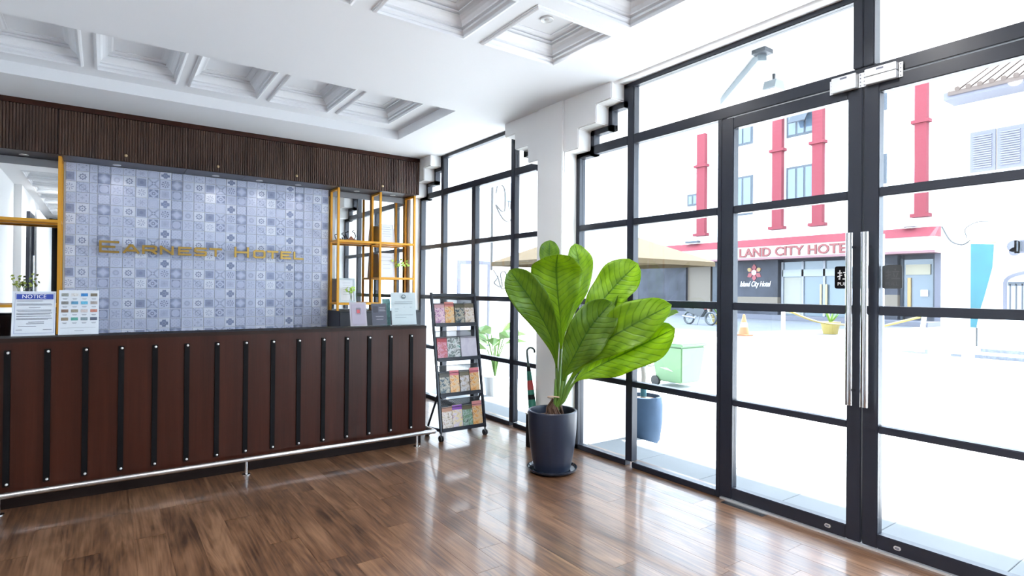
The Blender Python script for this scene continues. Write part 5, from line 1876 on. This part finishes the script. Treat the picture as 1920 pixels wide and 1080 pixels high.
MB().box(AX + 0.38, AX + 0.45, 10.9, 11.95, 2.35, 2.85).build('cream_panel', mat('shop_cream', (0.264, 0.2376, 0.1716), 0.6), sw)
MB().box(AX + 0.36, AX + 0.45, 11.72, 11.86, 0.7, 2.2).build('brass_pull', mat('brass_out2', (0.264, 0.1716, 0.0528), 0.4), sw)
MB().box(AX + 0.36, AX + 0.45, 11.0, 11.3, 1.3, 1.6).build('price_card', M['white_ink'], sw)
MB().box(AX - 1.6, AX + 0.6, 10.33, 34, -0.1, 0.12).build('entrance_plinth', mat('plinth_grey', (0.0858, 0.0858, 0.1056), 0.7), A_)
# flower emblem and script on the logo wall
em = MB()
for k in range(6):
    a = PI / 2 + k * PI / 3
    pts = []
    for r_, da in ((0.14, -0.35), (0.36, -0.42), (0.52, 0.0), (0.36, 0.42), (0.14, 0.35)):
        pts.append((AX + 0.06, 19.90 - r_ * math.cos(a + da), 2.62 + r_ * math.sin(a + da)))
    n0 = len(pts)
    em.poly(pts + [(p[0] + 0.04, p[1], p[2]) for p in pts], [tuple(range(n0))] + [(i, (i + 1) % n0, (i + 1) % n0 + n0, i + n0) for i in range(n0)])
em.build('flower_emblem', mat('emblem_red', (0.2112, 0.0396, 0.0462), 0.6), A_)
em = MB()
for k in (1, 5):
    a = PI / 2 + k * PI / 3
    em.tube([(AX + 0.045, 19.90 - 0.36 * math.cos(a), 2.62 + 0.36 * math.sin(a)), (AX + 0.06, 19.90 - 0.36 * math.cos(a), 2.62 + 0.36 * math.sin(a))], 0.12, 10)
em.build('emblem_petals', mat('emblem_yellow', (0.2772, 0.198, 0.066), 0.6), A_)
MB().tube([(AX + 0.04, 19.90, 2.62), (AX + 0.06, 19.90, 2.62)], 0.15, 16).build('emblem_heart', M['white_ink'], A_)
sct = MB()
text_into(sct, 'Island City Hotel', 0.40, lambda x, y, z: (AX + 0.075 - z, 20.85 - x * 0.72 - y * 0.3, 1.78 + y * 1.15), depth=0.02)
sct.build('script_lettering', M['white_ink'], A_)
# air unit and lamp on the sign canopy
MB().box(AX - 0.7, AX - 0.3, 11.2, 11.75, 4.62, 4.85).build('spotlight_bracket', M['greydoor'], A_)
MB().box(AX - 0.7, AX - 0.4, 23.4, 24.4, 4.62, 4.75).build('spotlight_bracket', M['darkframe'], A_)

# ---- street things
for x_, y_, lab in ((17.2, 9.68, 'slim white bollard post left of the door handles'), (17.27, 6.05, 'slim leaning white post beside the red hatch')):
    t = thing('bollard', lab, 'bollard', (x_, y_, -0.1), group='white posts on the street')
    top = (x_, y_ - (0.12 if y_ < 8 else 0), 0.95)
    MB().tube([(x_, y_, -0.1), top], 0.055, 12).build('post', M['white_ink'], t, smooth=True)
    MB().lathe([(0.12, 0), (0.12, 0.04), (0.06, 0.05)], (x_, y_, -0.1), 16).build('base', M['white_ink'], t)
ch1 = tag(MB().tube(spline([(17.3, 9.66, 0.88), (19.0, 9.4, 0.45), (21.5, 9.0, 0.30)], 24), 0.035, 6).build('chain', M['yellow_out'], base=True), 'yellow chain sagging from the white bollard', 'chain', 'yellow barrier chains')
ch2 = tag(MB().tube(spline([(17.36, 6.08, 0.80), (18.2, 7.2, 0.50), (19.2, 8.0, 0.32)], 24), 0.035, 6).build('chain', M['yellow_out'], base=True), 'yellow chain running from the leaning white post', 'chain', 'yellow barrier chains')
cn = thing('traffic_cone', 'pale orange traffic cone near the opposite hotel', 'cone', (18.3, 11.73, -0.1))
MB().lathe([(0.19, 0.03), (0.04, 0.72), (0.03, 0.74)], (18.3, 11.73, -0.1), 20).build('body', M['orange_out'], cn, smooth=True)
MB().box(18.08, 18.52, 11.51, 11.95, -0.1, -0.06).build('base', M['orange_out'], cn)
MB().lathe([(0.135, 0.30), (0.10, 0.46)], (18.3, 11.73, -0.1), 20).build('reflective_band', M['white_ink'], cn)
for x_, y_, lab, s in ((21.9, 10.52, 'yellow tub with a spiky plant in front of the hotel entrance', 1), (23.8, 16.6, 'yellow tub with a plant beside the motorbike', 2)):
    t = thing('street_planter', lab, 'planter', (x_, y_, -0.1), group='yellow tubs on the street')
    MB().lathe([(0.24, 0), (0.33, 0.42), (0.35, 0.45), (0.30, 0.45)], (x_, y_, -0.1), 20).build('tub', M['yellow_out'], t)
    rr = random.Random(s)
    for k in range(12):
        a = rr.random() * 2 * PI
        d = Vector((math.cos(a), math.sin(a), 0))
        b0 = Vector((x_, y_, 0.33))
        tip = b0 + d * 0.35 + UP * (0.35 + 0.35 * rr.random())
        s_ = d.cross(UP) * 0.045
        MB().poly([b0 - s_, b0 + s_, tip, b0 + d * 0.05], [(0, 1, 2), (1, 3, 2), (3, 0, 2)]).build('leaf', M['leaf_out'], t)
# motorbike
mk = thing('motorbike', 'dark motorbike parked in front of the tan shopfront', 'motorbike', (22.6, 16.7, -0.1))


def mbp(y, z, x=22.6):
    return (x, y, z)


for yy in (16.15, 17.35):
    wh = MB()
    ring_pts = [(22.6, yy + 0.27 * math.cos(2 * PI * k / 20), 0.20 + 0.27 * math.sin(2 * PI * k / 20)) for k in range(21)]
    wh.tube(ring_pts, 0.05, 8)
    wo = wh.build('wheel', M['bike'], mk, smooth=True)
    for k in range(6):
        a = 2 * PI * k / 6
        MB().tube([(22.6, yy, 0.20), (22.6, yy + 0.25 * math.cos(a), 0.20 + 0.25 * math.sin(a))], 0.012, 5).build('spoke', M['greydoor'], wo)
MB().tube([mbp(16.15, .20), mbp(16.32, .62), mbp(16.42, .92)], 0.03, 8).build('fork', M['greydoor'], mk)
MB().tube([mbp(16.42, .92, 22.3), mbp(16.46, .96), mbp(16.42, .92, 22.9)], 0.02, 8).build('handlebar', M['bike'], mk)
MB().prism([(16.38, .55), (16.55, .85), (16.85, .80), (17.0, .62), (17.5, .72), (17.65, .68), (17.45, .50), (17.0, .35), (16.6, .25)], 'x', 22.48, 22.72).build('body', M['bike'], mk, bevel=0.03)
MB().prism([(16.85, .82), (17.55, .76), (17.55, .70), (16.9, .70)], 'x', 22.46, 22.74).build('seat', M['rubber'], mk, bevel=0.02)
MB().box(22.45, 22.75, 16.32, 16.42, .62, .85).build('front_shield', mat('bike_red', (0.1848, 0.0396, 0.033), 0.4), mk)
MB().tube([mbp(17.35, .20), mbp(16.9, .28)], 0.035, 8).build('swingarm', M['greydoor'], mk)
MB().tube([mbp(16.85, .2, 22.42), mbp(17.6, .28, 22.42)], 0.04, 8).build('exhaust', M['greydoor'], mk)
MB().tube([mbp(16.75, .25), (22.35, 16.7, -0.1)], 0.012, 6).build('side_stand', M['bike'], mk)
rh = tag(MB().box(17.5, 18.4, 6.3, 6.9, -0.105, -0.09).build('red_hatch', M['red_mat'], base=True), 'dull red hatch plate on the street beside the leaning post', 'hatch')
MB().box(17.42, 18.55, 6.22, 7.02, -0.106, -0.098).build('hatch_border', M['white_ink'], rh)

# ================================================================ WHITE SHOPHOUSE ON THE RIGHT
BX = 17.5
B_ = thing('shophouse', 'white shophouse with grey shutters and a terracotta roof across the street', 'building', (BX, 3.5, -0.1))
MB().box(BX, BX + 9, -12, 5.66, -0.1, 6.2).build('facade', M['render'], B_)
MB().box(BX - 0.7, BX + 0.1, -12, 5.40, 6.16, 6.34).build('gutter', M['shutter'], B_)
rf = MB().poly([(BX - 0.75, -12, 6.34), (BX - 0.75, 5.3, 6.34), (BX + 4.5, 5.0, 8.9), (BX + 4.5, -12, 8.9), (BX - 0.75, -12, 6.24), (BX - 0.75, 5.3, 6.24), (BX + 4.5, 5.0, 8.7), (BX + 4.5, -12, 8.7)],
               [(0, 1, 2, 3), (7, 6, 5, 4), (0, 4, 5, 1), (1, 5, 6, 2), (2, 6, 7, 3), (3, 7, 4, 0)]).build('roof', M['rooftile'], B_)
for k in range(30):
    yy = 5.1 - 0.22 * k
    MB().tube([(BX - 0.78, yy, 6.36), (BX + 4.4, yy - 0.05, 8.88)], 0.06, 6).build('roof_tile_row', M['rooftile'], rf)
for y0 in (4.55, 4.02, 3.49):
    sh = MB().box(BX - 0.06, BX - 0.001, y0, y0 + 0.50, 4.41, 5.40).build('shutter', M['shutter'], B_)
    for k in range(15):
        zz = 4.50 + 0.055 * k
        MB().box(BX - 0.085, BX - 0.06, y0 + 0.07, y0 + 0.43, zz, zz + 0.03).build('louvre', mat('louvre_grey', (0.1023, 0.1023, 0.132), 0.6) if k == 0 and y0 > 4.5 else bpy.data.materials['louvre_grey'], sh)
# quatrefoil vent and arched gate
vf = MB()
for (a, z, r_) in ((4.20, 2.55, 0.14), (4.20, 2.42, 0.10), (3.70, 2.55, 0.14)):
    vf.tube([(BX - 0.03, a, z), (BX, a, z)], r_, 20)
vf.box(BX - 0.03, BX, 3.70, 4.20, 2.38, 2.69)
vt_ = vf.build('vent', M['shutter'], B_)
for k in range(6):
    MB().box(BX - 0.05, BX - 0.03, 3.80 + 0.065 * k, 3.83 + 0.065 * k, 2.42, 2.66).build('vent_bar', M['darkframe'], vt_)
ga = [(4.40, 1.0), (4.40, 1.70)] + [(3.80 + 0.60 * math.cos(PI * k / 12), 1.70 + 0.28 * math.sin(PI * k / 12)) for k in range(13)] + [(3.20, 1.0)]
gt = MB().prism(ga, 'x', BX - 0.05, BX - 0.001).build('gate_surround', M['shutter'], B_)
gb = [(4.32, 1.0), (4.32, 1.68)] + [(3.80 + 0.52 * math.cos(PI * k / 12), 1.68 + 0.22 * math.sin(PI * k / 12)) for k in range(13)] + [(3.28, 1.0)]
MB().prism(gb, 'x', BX - 0.07, BX - 0.05).build('gate_panel', mat('gate_grey', (0.1716, 0.1716, 0.198), 0.6), gt)
for k in range(8):
    MB().box(BX - 0.085, BX - 0.07, 4.25 - 0.11 * k, 4.27 - 0.11 * k, 1.02, 1.66).build('gate_bar', M['darkframe'], gt)
MB().box(BX - 0.085, BX - 0.07, 3.3, 4.3, 1.62, 1.70).build('gate_rail', M['darkframe'], gt)
for k, (x0, z1) in enumerate(((BX - 0.9, 0.02), (BX - 0.5, 0.14))):
    stp = MB().box(x0, BX, -6, 4.95, -0.1, z1).build('step', M['render'], B_)
    MB().box(x0 - 0.005, x0, 3.0, 4.7, z1 - 0.10, z1 - 0.02).build('patterned_riser', mat('riser_tile', (0.1056, 0.1122, 0.132), 0.6, noise=0.7, nscale=14), stp)
tpn = MB()
out = [(4.97, 2.64), (4.52, 2.60), (4.55, 2.05), (4.70, 1.35), (4.80, 0.95), (4.85, 0.60), (4.97, 0.60)]
tpn.prism(out, 'x', BX - 0.26, BX - 0.24)
to = tag(tpn.build('tarpaulin', M['tarp'], base=True), 'turquoise tarpaulin hanging on a pole in front of the shophouse', 'tarpaulin')
MB().tube([(BX - 0.25, 5.0, 2.68), (BX - 0.25, 4.48, 2.66)], 0.03, 8).build('pole', mat('bamboo_pole', (0.231, 0.1782, 0.099), 0.6), to)
MB().tube([(BX - 0.25, 4.48, 2.6), (BX - 0.25, 4.48, 1.7)], 0.025, 8).build('side_batten', bpy.data.materials['bamboo_pole'], to)
MB().tube([(BX - 0.2, 4.86, 0.6), (BX - 0.2, 4.86, -0.1)], 0.02, 8).build('foot_pole', M['wire'], to)
cable('sagging cable between the opposite hotel and the tarpaulin', [(BX - 0.1, 5.62, 3.13), (BX - 0.2, 5.4, 2.75), (BX - 0.25, 5.15, 2.63), (BX - 0.25, 4.98, 2.72)], 0.02)
cable('thin cable curling above the turquoise tarpaulin', [(BX - 0.35, 5.02, 2.78), (BX - 0.35, 5.05, 3.0), (BX - 0.3, 4.85, 3.15), (BX - 0.2, 4.6, 3.16)], 0.012)
rb_ = MB()
for k in range(14):
    a = rr.random()
    rb_.box(BX - 1.3 + 0.05 * k, BX - 1.1 + 0.05 * k, 5.1 + 0.04 * k, 5.5 + 0.012 * k, -0.1, 0.55 - 0.035 * k)
tag(rb_.build('plaster_buttress', M['render'], base=True), 'white plaster buttress at the corner of the shophouse', 'buttress', kind='structure')
